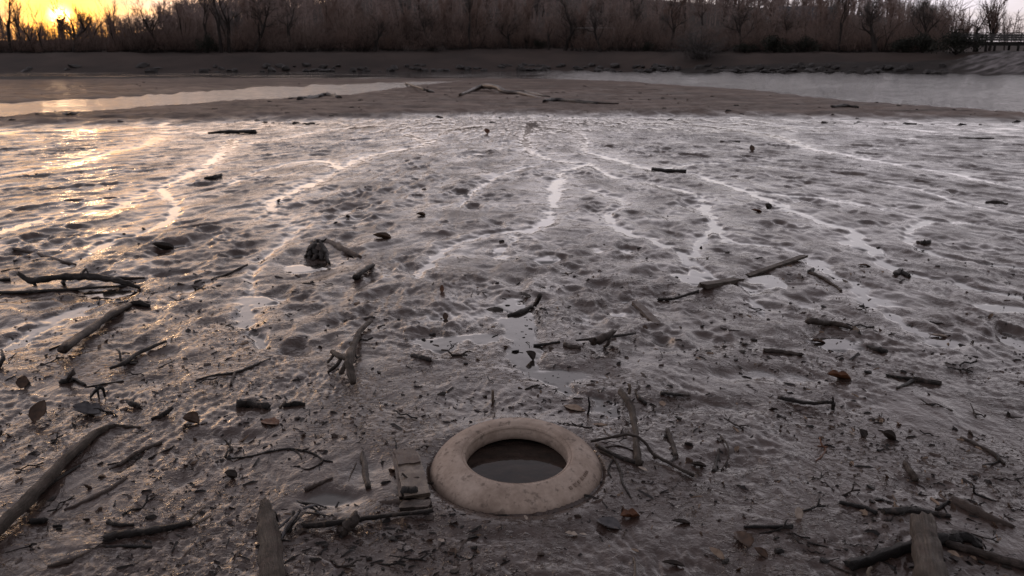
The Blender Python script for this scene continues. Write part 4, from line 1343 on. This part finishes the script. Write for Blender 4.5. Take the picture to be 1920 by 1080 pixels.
def twig_mesh(i):
    r_ = random.Random(900 + i)
    g = Geo()
    k = 5
    pts = [np.array([t / (k - 1) - 0.5, (0.035 if i < 3 else 0.10) * r_.uniform(-1, 1), 0.02 + 0.08 * r_.random() * (i % 3)]) for t in range(k)]
    g.tube(pts, [0.030 * r_.uniform(0.5, 1.3) for _ in range(k)], 5, True, 0.25, 1, i)
    if i % 2:
        q = pts[2 + i % 2]
        g.tube([q, q + np.array([0.15, 0.15 * (1 if i % 4 == 1 else -1), 0.10]), q + np.array([0.26, 0.24 * (1 if i % 4 == 1 else -1), 0.08])], [0.035, 0.025, 0.015], 4)
    return g


def chip_mesh(i):
    r_ = random.Random(700 + i)
    V = [Vector((r_.gauss(0, 1), r_.gauss(0, 1), r_.gauss(0, 1))).normalized() for _ in range(16)]
    import bmesh
    bm = bmesh.new()
    a, b = r_.uniform(0.30, 0.6), r_.uniform(0.14, 0.34)
    for v in V:
        bm.verts.new((v.x * 0.5, v.y * a * 0.7, v.z * b * 0.7 + b * 0.25))
    bmesh.ops.convex_hull(bm, input=bm.verts)
    for v in [v for v in bm.verts if not v.link_faces]:
        bm.verts.remove(v)
    me = bpy.data.meshes.new("wood_chip")
    bm.to_mesh(me); bm.free()
    uv = me.uv_layers.new(name="UVMap")
    for l in me.loops:
        c = me.vertices[l.vertex_index].co
        uv.data[l.index].uv = (c.y, c.x)
    return me


TW = [[twig_mesh(i).mesh("dark_twig", m_) for i in range(6)] for m_ in (D, K_, B_)]
CH = []
for m_ in (K_, D, MM):
    row = []
    for i in range(6):
        me = chip_mesh(i); me.materials.append(m_); row.append(me)
    CH.append(row)
LF = [[leaf_mesh("leaf_scrap", m_, 1.0, r, c, f, 40 + i, lb) for i, (r, c, f, lb) in enumerate(((0.7, 0.8, 0.4, 0), (0.5, 1.3, 0.6, 0), (0.8, 0.5, 0.3, 3), (0.45, 0.4, 0.6, 0)))] for m_ in (M_LEAF_DARK, M_LEAF_BROWN, M_LEAF_TAN)]
TAKEN = []


def free_spot(r_, lo, hi, bias):
    for _ in range(200):
        v_ = lo + (hi - lo) * r_.random() ** bias
        px = r_.uniform(-20, 1940)
        x, y = ground(px, v_)
        if math.hypot(x - TYRE_C[0], y - TYRE_C[1]) < 0.40:
            continue
        # litter gathers in drifts
        if pnoise(np.array([x * 1.3 + 40]), np.array([y * 1.3]), 88)[0] < r_.uniform(-0.30, 0.28):
            continue
        return px, v_
    return px, v_


def scatter(kind, n, meshes, names, adjs, lo, hi, bias, smin, smax, flat, seed):
    r_ = random.Random(seed)
    for i in range(n):
        px, v_ = free_spot(r_, lo, hi, bias)
        mi = r_.choices(range(len(meshes)), weights=(5, 4, 2))[0]
        me = meshes[mi][r_.randrange(len(meshes[mi]))]
        p = on_ground(px, v_, 0.0)
        s = (smin + (smax - smin) * r_.random() ** 1.6) * (0.85 + 0.10 * p[1])
        o = link(names, me, None, tuple(p))
        o.location.z -= s * r_.uniform(0.0, 0.05)
        o.scale = (s, s, s * r_.uniform(0.8, 1.2))
        yaw = r_.gauss(0.15 if px < 960 else -0.15, 0.7) + (0.35 if px < 700 else -0.25 if px > 1200 else 0)
        o.rotation_euler = (r_.gauss(0, flat), r_.gauss(0, flat), yaw)
        w = where(px, v_)
        size = "" if s < (smin + smax) * 0.42 else "larger "
        tag(o, f"{size}{adjs[mi]} {w}", kind, f"{adjs[mi]}s scattered over the mud flat")


scatter("twig", 170, TW, "dark_twig", ("small dark twig", "small black twig", "small brown twig"), 500, 1075, 0.85, 0.03, 0.13, 0.15, 1)
scatter("wood chip", 190, CH, "wood_chip", ("black wood chip", "dark wood chip", "muddy wood chip"), 250, 1075, 0.55, 0.014, 0.045, 0.25, 2)
scatter("leaf", 120, LF, "leaf_scrap", ("dark leaf scrap", "brown leaf scrap", "tan leaf scrap"), 560, 1075, 0.8, 0.016, 0.045, 0.45, 3)

# crumbs nobody could count
r_ = np.random.default_rng(77)
V, F = [], []
mats = []
for i in range(13000):
    v_ = 480 + 620 * r_.random() ** 0.9
    px = r_.uniform(-120, 2040)
    x, y = ground(px, v_)
    if pnoise(np.array([x * 1.6 + 10]), np.array([y * 1.6]), 99)[0] < r_.uniform(-0.25, 0.30):
        continue
    if math.hypot(x - TYRE_C[0], y - TYRE_C[1]) < 0.345:
        continue
    z = zat(x, y)
    s = (0.0012 + 0.0068 * r_.random() ** 2.4) * (0.7 + 0.12 * y) * (1.0 if r_.random() < 0.9 else 1.5)
    el = 1.0 + 4.0 * r_.random() ** 2.5
    a = r_.uniform(0, 6.28)
    ca, sa = math.cos(a), math.sin(a)
    b0 = len(V)
    for (dx, dy, dz) in ((-1, -0.6, -.3), (1, -0.5, -.3), (0.9, 0.6, -.3), (-0.9, 0.5, -.3), (-0.5, -0.2, 0.8), (0.6, 0.2, 0.6)):
        dx = dx * el * r_.uniform(0.7, 1.3); dy *= r_.uniform(0.7, 1.3); dz *= r_.uniform(0.6, 1.4)
        V.append((x + s * (dx * ca - dy * sa), y + s * (dx * sa + dy * ca), z + s * dz))
    for f in ((0, 1, 5, 4), (1, 2, 5), (2, 3, 4, 5), (3, 0, 4)):
        F.append(tuple(b0 + k for k in f))
        mats.append(1 if i % 9 == 0 else 0 if i % 3 else 2)
for i in range(1500):
    v_ = r_.uniform(152, 236)
    px = r_.uniform(-60, 1980)
    x, y = ground(px, v_)
    if float(shore(np.array([x]), np.array([y]))[0][0]) < 0.4 or pnoise(np.array([x * 0.25 + 3]), np.array([y * 0.8]), 45)[0] < r_.uniform(0.0, 0.4):
        continue
    z = zat(x, y)
    s = 0.012 + 0.05 * r_.random() ** 2
    b0 = len(V)
    for (dx, dy, dz) in ((-1, -0.6, -.3), (1, -0.5, -.3), (0.9, 0.6, -.3), (-0.9, 0.5, -.3), (-0.5, -0.2, 0.8), (0.6, 0.2, 0.6)):
        V.append((x + s * dx * r_.uniform(1.0, 3.0), y + s * dy * r_.uniform(0.7, 1.3), z + s * dz * r_.uniform(0.5, 1.1)))
    for f in ((0, 1, 5, 4), (1, 2, 5), (2, 3, 4, 5), (3, 0, 4)):
        F.append(tuple(b0 + k for k in f)); mats.append(0)
me = mesh_from("litter", V, F, K_, None, False)
me.materials.append(M_LEAF_TAN); me.materials.append(MM)
me.polygons.foreach_set("material_index", mats)
o = link("litter", me)
tag(o, "fine dark crumbs of bark and leaf strewn over the near mud", None, None, "stuff")

# ------------------------------------------------------------------ driftwood on the sand bar
stick("driftwood_log", "long driftwood log arched over the sand bar", "log", B_,
      [(862, 178), (884, 170), (905, 162), (930, 163), (945, 171), (975, 175), (1000, 181), (1030, 188), (1060, 190), (1100, 192), (1160, 194)], [5, 8, 9, 9, 8, 7, 7, 6, 5, 4, 3],
      lift=[0.0, 0.05, 0.18, 0.20, 0.08, 0.02, 0.0, 0, 0, 0, 0], sink=0.3, branches=[([(945, 172), (985, 173), (1030, 182)], [5, 6, 4], None, D)])
stick("leaning_pole", "thin dark pole leaning out over the left channel", "pole", D, [(814, 173), (790, 166), (760, 156)], [5, 5, 4], lift=[0.0, 0.15, 0.35])
stick("wrack_heap", "dark heap of flotsam on the shore of the left channel", "flotsam", K_, [(540, 186), (575, 185), (610, 180), (636, 182)], [6, 9, 13, 8], rough=0.5, n=9, branches=[([(600, 182), (640, 176), (646, 172)], [6, 4, 2]), ([(560, 186), (590, 182)], [8, 7])])
stick("stranded_branch", "dark branch in the shallow edge of the left channel under the sun glint", "branch", K_, [(100, 210), (125, 214), (158, 211)], [4, 6, 3], branches=[([(110, 213), (98, 205)], [3, 2])])
stick("root_mound", "dark root mound on the sand bar near the right water", "root", K_, [(1020, 189), (1045, 189), (1085, 191), (1120, 194)], [6, 9, 8, 4], rough=0.5)
stick("wrack_heap", "low dark clump at the right water's near shore", "flotsam", D, [(1560, 200), (1585, 199), (1610, 202)], [5, 9, 5], rough=0.5)

# ------------------------------------------------------------------ far bank: stones, brush, trees, footbridge, house
def make_far(name, dark, light, rough=0.9):
    return make_plain(name, dark, light, 1.5, rough, 0.05)


M_STONE = make_far("dark_stone", (0.012, 0.011, 0.011), (0.050, 0.045, 0.043), 0.6)
M_BARK = make_far("tree_bark", (0.014, 0.011, 0.010), (0.042, 0.034, 0.030))
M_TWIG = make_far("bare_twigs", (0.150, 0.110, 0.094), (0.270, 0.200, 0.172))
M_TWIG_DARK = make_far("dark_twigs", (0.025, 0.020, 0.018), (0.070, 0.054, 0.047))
M_TWIG_PAINTED_HAZE = make_far("brown_twigs_painted_haze", (0.22, 0.170, 0.155), (0.36, 0.285, 0.262))  # distance haze painted into the far woods: a paler, greyer twig colour
M_TWIG_RED = make_far("reddish_twigs", (0.170, 0.116, 0.096), (0.280, 0.198, 0.166))
M_TWIG_GREY = make_far("grey_twigs", (0.085, 0.080, 0.078), (0.17, 0.16, 0.155))
M_GREEN = make_far("dark_evergreen", (0.010, 0.012, 0.008), (0.035, 0.038, 0.026), 0.7)


def far_point(px, Y):
    """point of the ground at depth Y under a column of the photograph"""
    d = ray(px, 112)
    a = d[0] / d[1]
    if Y < 135:                                   # so many metres behind the shore line
        Y = Y - 88.0 + float(bank_edge(np.array([a]))[0])
    x = a * Y
    return np.array([x, Y, zat(x, Y)])


def bank_zone(px):
    for lim, txt in ((70, "at its left end"), (190, "under the setting sun"), (290, "below the small forked tree"), (380, "left of the straight dark trunk"), (470, "around the twin trunks"), (580, "right of the twin trunks"),
                     (700, "by the slim left of centre tree"), (800, "well left of the lone trunk"), (880, "just left of the lone trunk"), (960, "just right of the lone trunk"), (1040, "left of the pale goal"), (1140, "below the pale goal"),
                     (1240, "right of the pale goal"), (1330, "around the pale weeping bush"), (1440, "right of the pale weeping bush"), (1580, "before the slate roofed house"), (1680, "around the forked willow")):
        if px < lim:
            return txt
    return "between willow and footbridge"


def stone_mesh(i):
    import bmesh
    r_ = random.Random(i)
    bm = bmesh.new()
    for _ in range(26):
        v = Vector((r_.gauss(0, 1), r_.gauss(0, 1), r_.gauss(0, 1))).normalized()
        bm.verts.new((v.x * r_.uniform(0.8, 1.1), v.y * 0.8, v.z * 0.55 + 0.2))
    bmesh.ops.convex_hull(bm, input=bm.verts)
    for v in [v for v in bm.verts if not v.link_faces]:
        bm.verts.remove(v)
    me = bpy.data.meshes.new("bank_stone")
    bm.to_mesh(me); bm.free()
    me.materials.append(M_STONE)
    return me


ST = [stone_mesh(i) for i in range(6)]
r_ = random.Random(55)
for i in range(230):
    px = r_.choice([r_.uniform(40, 1780), r_.uniform(480, 1780), r_.uniform(820, 1760)])
    d = ray(px, 112)
    a = d[0] / d[1]
    Y = float(bank_edge(np.array([a]))[0]) + r_.uniform(-0.6, 4.5) ** 1.0
    x = a * Y
    o = link("bank_stone", ST[i % 6], None, (x, Y, max(zat(x, Y), WL) - 0.05))
    s = r_.uniform(0.22, 0.8)
    o.scale = (s * r_.uniform(0.9, 1.6), s, s * r_.uniform(0.8, 1.3))
    o.rotation_euler = (r_.uniform(-.3, .3), r_.uniform(-.3, .3), r_.uniform(0, 6.3))
    seg = bank_zone(px)
    size = "small" if s < 0.42 else "middling" if s < 0.6 else "large"
    row = "at the waterline" if Y - float(bank_edge(np.array([a]))[0]) < 1.6 else "a step above the waterline"
    tag(o, f"{size} dark bank stone {row} {seg}", "stone", f"dark stones on the far bank {seg}")


def grow(g_trunk, g_crown, p, d, L, r, depth, r_, spread=0.6, gnarl=0.12, maxd=5, up=0.15, sides=(7, 6, 5, 4, 3, 3), kids=(2, 4), rmin=0.011):
    """one limb and what grows from it"""
    k = 4 if depth < 2 else 3
    pts, rad = [p], [r]
    dd = d / np.linalg.norm(d)
    r_end = r * (0.62 if depth < 2 else 0.4)
    for i in range(k):
        dd = dd + np.array([r_.gauss(0, gnarl), r_.gauss(0, gnarl), r_.gauss(0, gnarl * 0.6) + up * 0.3])
        dd = dd / np.linalg.norm(dd)
        pts.append(pts[-1] + dd * L / k)
        rad.append(r + (r_end - r) * (i + 1) / k)
    g = g_trunk if depth < 2 else g_crown
    g.tube(pts, rad, sides[min(depth, 5)], depth == maxd, 0.08 if depth < 2 else 0)
    if depth >= maxd:
        return
    n = r_.randint(*kids) + (1 if depth > 1 else 0)
    for j in range(n):
        f = 1.0 if j == 0 else r_.uniform(0.35, 1.0)
        idx = min(int(f * k), k)
        q = pts[idx]
        ax = np.array([r_.gauss(0, 1), r_.gauss(0, 1), r_.gauss(0, 0.5)])
        ax = ax / np.linalg.norm(ax)
        nd = dd + ax * spread * (0.6 if j == 0 else 1.2) + np.array([0, 0, up])
        grow(g_trunk, g_crown, q, nd, L * r_.uniform(0.55, 0.8), max(rad[idx] * r_.uniform(0.5, 0.75), rmin), depth + 1, r_, spread, gnarl, maxd, up, sides, kids, rmin)


def tree_proto(seed, height, r0, spread, maxd=5, up=0.15, mt=None, first=0.32, lean=0.05, kids=(2, 4), rmin=0.011):
    r_ = random.Random(seed)
    gt, gc = Geo(), Geo()
    grow(gt, gc, np.array([0, 0, -0.3]), np.array([r_.gauss(0, lean), r_.gauss(0, lean), 1.0]), height * first + 0.3, r0, 0, r_, spread, 0.10, maxd, up, kids=kids, rmin=rmin)
    return gt.mesh("trunk", M_BARK), gc.mesh("crown", mt or M_TWIG)


def plant(name, proto, p, s, yaw, label, cat, group=None, names=("trunk", "crown"), sz=None):
    root = empty(name, tuple(p))
    root.scale = (s, s, sz or s)
    root.rotation_euler = (0, 0, yaw)
    tag(root, label, cat, group)
    for nm, me in zip(names, proto):
        link(nm, me, root)
    return root


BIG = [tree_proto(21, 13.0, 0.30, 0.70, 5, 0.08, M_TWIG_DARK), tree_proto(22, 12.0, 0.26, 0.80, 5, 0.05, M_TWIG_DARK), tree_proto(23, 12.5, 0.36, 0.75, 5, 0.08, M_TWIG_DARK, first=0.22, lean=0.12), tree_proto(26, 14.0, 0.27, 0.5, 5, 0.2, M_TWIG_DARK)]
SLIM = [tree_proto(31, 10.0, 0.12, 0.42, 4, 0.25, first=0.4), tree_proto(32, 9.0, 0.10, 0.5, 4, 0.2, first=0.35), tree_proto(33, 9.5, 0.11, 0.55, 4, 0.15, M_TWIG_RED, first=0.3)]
named_trees = [
    (545, 104, BIG[0], 0.9, 1.7, "broad dark tree right of the tall straight tree"), (702, 103, BIG[2], 0.85, 0.6, "low forked dark tree left of centre on the bank"),
    (812, 105, BIG[1], 0.95, 2.9, "spreading dark tree just left of the lone trunk"), (958, 104, BIG[2], 0.8, 4.4, "crooked dark tree between lone trunk and leaning pair"),
    (1258, 104, BIG[0], 0.85, 5.0, "dark tree rising left of the pale weeping bush"), (1392, 105, BIG[1], 1.0, 1.9, "spreading dark tree right of the pale weeping bush"),
    (1570, 104, BIG[3], 0.9, 0.2, "upright dark tree left of the thick forked willow"), (1742, 105, BIG[1], 0.9, 3.6, "dark tree between willow and footbridge"),
    (22, 104, BIG[0], 1.0, 0.3, "bare tree at the left end of the far bank"), (48, 112, SLIM[0], 1.1, 1.3, "slim bare tree left of the setting sun"),
    (66, 106, SLIM[2], 1.2, 0.4, "reddish slim tree left of the setting sun"), (175, 108, SLIM[2], 1.1, 2.4, "slim tree between the sun and the small forked tree"), (262, 107, SLIM[1], 1.1, 1.4, "slim tree right of the small forked tree"), (345, 108, SLIM[0], 1.2, 3.4, "slim tree left of the straight dark trunk"), (86, 106, SLIM[1], 1.1, 1.2, "bare tree just left of the setting sun"),
    (142, 104, BIG[2], 1.1, 2.2, "thick trunked bare tree just right of the setting sun"), (221, 108, SLIM[0], 0.85, 2.0, "small forked bare tree against the yellow sky"),
    (306, 106, BIG[1], 1.0, 3.9, "bare tree with spreading limbs at the end of the yellow sky"), (390, 104, BIG[3], 0.95, 0.9, "straight dark trunk left of the twin trunks"),
    (416, 103, BIG[3], 1.1, 4.2, "left one of the twin tall trunks"), (432, 103.5, BIG[0], 1.05, 5.2, "right one of the twin tall trunks"),
    (478, 104, BIG[1], 1.2, 0.2, "tall straight bare tree right of the twin trunks"), (640, 116, SLIM[1], 1.0, 0.5, "slim bare tree behind the left of centre brush"),
    (755, 118, SLIM[0], 1.1, 1.5, "slim tree left of the lone central trunk"), (882, 104, BIG[3], 0.9, 3.0, "lone straight trunk left of the leaning trunks"),
    (1058, 103, BIG[2], 0.95, 0.4, "leaning trunk of the pair beside the pale frame"), (1072, 103.5, BIG[0], 1.0, 3.3, "upright trunk of the pair beside the pale frame"),
    (1128, 103, BIG[1], 0.95, 2.6, "tree with dark ivy foot in front of the pale frame"), (1188, 116, BIG[3], 0.8, 1.1, "forked bare tree right of the pale frame"),
    (1482, 118, BIG[1], 0.85, 2.2, "bare tree standing before the slate roofed house"), (1640, 101, BIG[2], 1.05, 2.8, "thick forked willow left of the dark bushes"),
    (1655, 103, SLIM[2], 1.0, 1.8, "pale slim trunk beside the thick forked willow"), (1824, 116, BIG[0], 0.75, 0.8, "dark trunk rising behind the footbridge"),
    (1880, 150, SLIM[0], 1.0, 1.2, "fine bare tree right of the trunk behind the footbridge"), (1915, 150, SLIM[1], 1.0, 4.2, "fine bare tree at the right edge above the footbridge")]
for px, Y, pr, s, yaw, lab in named_trees:
    plant("bare_tree", pr, far_point(px, Y), s, yaw, lab, "tree")
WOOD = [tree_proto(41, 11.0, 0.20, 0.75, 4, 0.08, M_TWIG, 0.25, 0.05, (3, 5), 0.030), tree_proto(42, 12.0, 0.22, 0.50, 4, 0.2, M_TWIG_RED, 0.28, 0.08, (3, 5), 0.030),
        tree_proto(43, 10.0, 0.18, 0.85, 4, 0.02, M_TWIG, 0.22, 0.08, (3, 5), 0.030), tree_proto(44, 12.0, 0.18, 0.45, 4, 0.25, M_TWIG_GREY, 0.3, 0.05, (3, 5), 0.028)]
# woods behind, each tree of its own
r_ = random.Random(77)
for i in range(290):
    px = r_.uniform(-220, 2150)
    Y = r_.choice([r_.uniform(118, 160), r_.uniform(150, 230), r_.uniform(200, 300)])
    if px < 260 and Y < 190 and r_.random() < 0.75:
        continue
    if px > 1770 and r_.random() < 0.7:
        continue
    wi = r_.choice([0, 1, 2, 0, 1, 2, 3])
    pr = WOOD[wi]
    s = r_.uniform(0.7, 1.1)
    z = "behind the sunlit trees" if px < 300 else "on the left slope" if px < 640 else "left of the middle" if px < 960 else "right of the middle" if px < 1300 else "around the slate roof" if px < 1600 else "behind the footbridge end"
    plant("woodland_tree", pr, far_point(px, Y), s, r_.uniform(0, 6.28), f"{('broad crowned', 'reddish upright', 'wide spreading', 'grey upright')[wi]} bare tree {('low on', 'halfway up', 'high on')[int(Y > 150) + int(Y > 215)]} the hillside {z}", "tree", f"bare trees on the hillside {z}")


# the woods beyond, one mass of stems and limbs to the top of the hill
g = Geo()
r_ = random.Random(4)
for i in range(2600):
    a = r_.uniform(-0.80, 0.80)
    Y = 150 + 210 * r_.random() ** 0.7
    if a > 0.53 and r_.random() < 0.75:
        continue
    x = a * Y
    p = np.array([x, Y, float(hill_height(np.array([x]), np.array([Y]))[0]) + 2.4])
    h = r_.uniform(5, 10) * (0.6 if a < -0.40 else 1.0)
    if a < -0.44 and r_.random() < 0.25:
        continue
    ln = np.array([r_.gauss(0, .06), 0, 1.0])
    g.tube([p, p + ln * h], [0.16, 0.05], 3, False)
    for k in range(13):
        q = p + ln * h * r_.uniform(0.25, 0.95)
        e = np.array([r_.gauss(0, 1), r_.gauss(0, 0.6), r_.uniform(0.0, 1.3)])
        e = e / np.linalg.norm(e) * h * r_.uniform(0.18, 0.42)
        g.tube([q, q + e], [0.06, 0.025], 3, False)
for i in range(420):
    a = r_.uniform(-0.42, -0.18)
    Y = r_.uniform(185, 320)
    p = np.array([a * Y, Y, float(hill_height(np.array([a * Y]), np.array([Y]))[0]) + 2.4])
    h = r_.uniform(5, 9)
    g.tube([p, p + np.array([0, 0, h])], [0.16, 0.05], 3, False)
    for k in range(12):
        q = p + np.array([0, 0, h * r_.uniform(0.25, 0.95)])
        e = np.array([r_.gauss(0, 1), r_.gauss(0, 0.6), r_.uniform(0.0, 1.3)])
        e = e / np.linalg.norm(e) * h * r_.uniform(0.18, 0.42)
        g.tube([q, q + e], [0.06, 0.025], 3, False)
o = link("far_woods", g.mesh("far_woods", M_TWIG_PAINTED_HAZE, False))
tag(o, "brown mass of leafless woods covering the hill behind the river", None, None, "stuff")


# brush: tangles of stems and twigs
def brush_proto(seed, h, w, n, mt, droop=0.0, twigs=7):
    r_ = random.Random(seed)
    gs, gt = Geo(), Geo()
    for i in range(n):
        a = r_.uniform(0, 6.28)
        b = abs(r_.gauss(0, 0.5))
        p = np.array([r_.gauss(0, w * 0.25), r_.gauss(0, w * 0.2), -0.1])
        d = np.array([math.cos(a) * b, math.sin(a) * b, 1.0])
        L = h * r_.uniform(0.6, 1.1)
        pts, rad = [p], [0.035]
        for k in range(4):
            d = d + np.array([r_.gauss(0, .15), r_.gauss(0, .15), -droop * (k + 1) * 0.35])
            d /= np.linalg.norm(d)
            pts.append(pts[-1] + d * L / 4); rad.append(0.035 * (1 - 0.2 * (k + 1)))
        gs.tube(pts, rad, 4, False)
        for j in range(twigs):
            k = r_.randint(1, 4)
            q = pts[k]
            e = d + np.array([r_.gauss(0, .7), r_.gauss(0, .7), r_.gauss(0.1, .4) - droop])
            e /= np.linalg.norm(e)
            l2 = L * r_.uniform(0.2, 0.42)
            e2 = e + np.array([r_.gauss(0, .3), r_.gauss(0, .3), 0.1 - droop])
            m1 = q + e * l2 * 0.5
            gt.tube([q, m1, m1 + e2 * l2 * 0.5], [0.016, 0.012, 0.008], 3, False)
            for _ in range(2):
                e3 = e + np.array([r_.gauss(0, .8), r_.gauss(0, .8), r_.gauss(0.1, .5) - droop])
                gt.tube([m1, m1 + e3 * l2 * 0.45], [0.010, 0.006], 3, False)
    return gs.mesh("stem", M_BARK), gt.mesh("twig", mt)


BR = [brush_proto(1, 3.6, 4.5, 46, M_TWIG), brush_proto(2, 3.2, 5.0, 46, M_TWIG_RED), brush_proto(3, 4.6, 4.0, 46, M_TWIG), brush_proto(4, 2.4, 4.5, 40, M_TWIG_RED)]
r_ = random.Random(99)
for i in range(120):
    px = -80 + 2040 * (i + r_.uniform(-0.4, 0.4)) / 120
    if px > 1755:
        continue
    for Y, sc in ((r_.uniform(103, 108), r_.uniform(0.5, 1.0)), (r_.uniform(109, 122), r_.uniform(0.7, 1.5))):
        if px < 260 and Y > 110:
            sc *= 0.8
        bi = r_.randrange(4)
        pr = BR[bi]
        z = bank_zone(px)
        row = "front" if Y < 108.5 else "rear"
        plant("brush", pr, far_point(px, Y), sc * r_.uniform(0.75, 1.15), r_.uniform(0, 6.28), f"{('brown', 'reddish', 'tall brown', 'low reddish')[bi]} leafless {row} row brush {z}", "brush", f"{row} brush on the far bank {z}", ("stem", "twig"))
plant("weeping_bush", brush_proto(9, 4.3, 3.0, 70, M_TWIG_GREY, 0.28, 9), far_point(1312, 96), 1.0, 0.4, "pale grey weeping bush hanging over the far waterline", "bush", None, ("stem", "twig"))


# dark evergreen bushes, leaf by leaf
def bush_proto(seed, n=2600, rx=1.6, rz=1.2):
    r_ = np.random.default_rng(seed)
    c = r_.normal(0, 1, (14, 3)) * np.array([rx * 0.42, rx * 0.35, rz * 0.30]) + np.array([0, 0, rz * 0.75])
    P = c[r_.integers(0, 14, n)] + r_.normal(0, 1, (n, 3)) * np.array([0.34, 0.34, 0.26])
    P[:, 2] = np.abs(P[:, 2])
    a = r_.normal(0, 1, (n, 3)); a /= np.linalg.norm(a, axis=1)[:, None]
    b = np.cross(a, r_.normal(0, 1, (n, 3))); b /= np.linalg.norm(b, axis=1)[:, None]
    s = r_.uniform(0.06, 0.13, (n, 1))
    V = np.stack([P - a * s, P + b * s * 0.5, P + a * s, P - b * s * 0.5], 1).reshape(-1, 3)
    F = np.arange(n * 4).reshape(n, 4)
    g = Geo()
    for k in range(6):
        t = c[k]
        g.tube([np.array([0, 0, -0.1]), t * 0.5, t], [0.06, 0.04, 0.02], 5)
    return g.mesh("stem", M_BARK), mesh_from("foliage", V, F, M_GREEN, None, False)


BU = [bush_proto(1), bush_proto(2), bush_proto(3)]
for i, (px, Y, s, sz, lab) in enumerate([
        (1395, 103, 0.9, 0.8, "low dark bush right of the pale weeping bush"), (1452, 103, 1.4, 1.2, "broad dark bush midway between weeping bush and willow"), (1505, 103, 1.0, 1.1, "small dark bush left of the forked willow"),
        (1690, 101, 1.1, 1.1, "dark rounded bush just right of the forked willow"), (1728, 101, 1.3, 1.2, "dark wide bush left of the footbridge end"), (1790, 99, 1.35, 1.5, "dark bush hiding the left end of the footbridge"),
        (1010, 104, 0.7, 0.9, "small dark bush left of the leaning trunks"), (1208, 104, 0.8, 0.7, "low dark bush right of the pale frame"), (392, 103, 0.7, 1.3, "dark ivy bush at the foot of the straight trunk")]):
    plant("dark_bush", BU[i % 3], far_point(px, Y), s, i * 1.3, lab, "bush", None, ("stem", "foliage"), sz)

# footbridge on posts at the right
M_BRIDGE = make_plain("old_bridge_timber", (0.045, 0.045, 0.045), (0.105, 0.105, 0.105), 2.0, 0.8, 0.02)
M_BRIDGE_D = make_plain("dark_bridge_timber", (0.012, 0.011, 0.010), (0.035, 0.031, 0.028), 2.0, 0.8, 0.02)
bp = np.array([ray(1860, 112)[0] / ray(1860, 112)[1] * 108, 108.0, 0.0])
fb = empty("footbridge", (bp[0], bp[1], 0.0))
tag(fb, "low timber footbridge on dark posts at the right end of the far bank", "footbridge")
zt = lambda py: CAM_H + (ray(1860, py)[2] / ray(1860, py)[1]) * 108
pxm = 108 / FPX / math.cos(TILT) * 1.0
xr = lambda px: ray(px, 80)[0] / ray(px, 80)[1] * 108 - bp[0]
x0, x1 = xr(1772), xr(2080)
link("deck", Geo().box(((x0 + x1) / 2, 0, zt(80)), (x1 - x0, 2.4, 0.22)).mesh("deck", M_BRIDGE_D, False), fb)
for k in range(3):
    link("side_board", Geo().box(((x0 + x1) / 2, -1.25, zt(75.2 - 4.4 * k)), (x1 - x0, 0.06, 0.27)).mesh("side_board", M_BRIDGE, False), fb)
link("handrail", Geo().box(((x0 + x1) / 2, -1.25, zt(62.5)), (x1 - x0, 0.16, 0.10)).mesh("handrail", M_BRIDGE_D, False), fb)
for px in (1780, 1822, 1862, 1902, 1944, 1990):
    link("rail_post", Geo().box((xr(px), -1.33, (zt(80) + zt(62)) / 2), (0.12, 0.08, zt(62) - zt(80))).mesh("rail_post", M_BRIDGE, False), fb)
for px in (1842, 1858, 1902, 1960):
    for yy in (-1.0, 1.0):
        zb = zat(bp[0] + xr(px), 108 + yy) - 0.3
        link("pier_post", Geo().tube([(xr(px), yy, zb), (xr(px), yy, zt(82))], [0.16, 0.15], 8).mesh("pier_post", M_BRIDGE_D), fb)
link("cross_beam", Geo().box(((x0 + x1) / 2, -1.0, zt(84)), (x1 - x0 - 2, 0.2, 0.28)).mesh("cross_beam", M_BRIDGE_D, False), fb)

# pale frame between the trunks
fp = far_point(1110, 110)
fr = empty("pipe_goal", tuple(fp))
tag(fr, "pale rectangular pipe goal between two trunks on the far bank", "goal")
M_PIPE = make_plain("pale_pipe", (0.20, 0.19, 0.18), (0.34, 0.32, 0.30), 3.0, 0.6, 0.005)
k = fp[1] / FPX / 0.96
hw, hh = 36 * k, 34 * k
for sx in (-1, 1):
    link("upright", Geo().tube([(sx * hw, 0, -0.2), (sx * hw, 0, hh)], [0.07, 0.07], 8).mesh("upright", M_PIPE), fr)
link("crossbar", Geo().tube([(-hw, 0, hh), (hw, 0, hh)], [0.07, 0.07], 8).mesh("crossbar", M_PIPE), fr)

# house with a slate roof half hidden by the trees
hp = far_point(1500, 215)
hp[2] = CAM_H + ray(1500, 40)[2] / ray(1500, 40)[1] * 215 - 4.6
ho = empty("house", tuple(hp))
tag(ho, "distant house with bluish slate gable roof among the bare trees", "house")
M_WALL = make_plain("house_wall", (0.10, 0.095, 0.10), (0.16, 0.15, 0.155), 1.0, 0.8, 0.01)
M_SLATE = make_plain("slate", (0.040, 0.043, 0.052), (0.075, 0.080, 0.095), 1.0, 0.6, 0.02)
link("wall", Geo().box((0, 0, 2.2), (16, 8, 4.8)).mesh("wall", M_WALL, False), ho)
V = [(-9, -5, 4.6), (9, -5, 4.6), (9, 5, 4.6), (-9, 5, 4.6), (-7, 0, 8.2), (7, 0, 8.2)]
link("roof", mesh_from("roof", V, [(0, 1, 5, 4), (1, 2, 5), (2, 3, 4, 5), (3, 0, 4), (3, 2, 1, 0)], M_SLATE, None, False), ho)
for sx in (-4.5, 0, 4.5):
    link("window", Geo().box((sx, -4.03, 2.6), (1.2, 0.1, 1.5)).mesh("window", make_plain("window_glass", (0.02, 0.02, 0.025), (0.03, 0.03, 0.035), 1, 0.1, 0), False), ho)
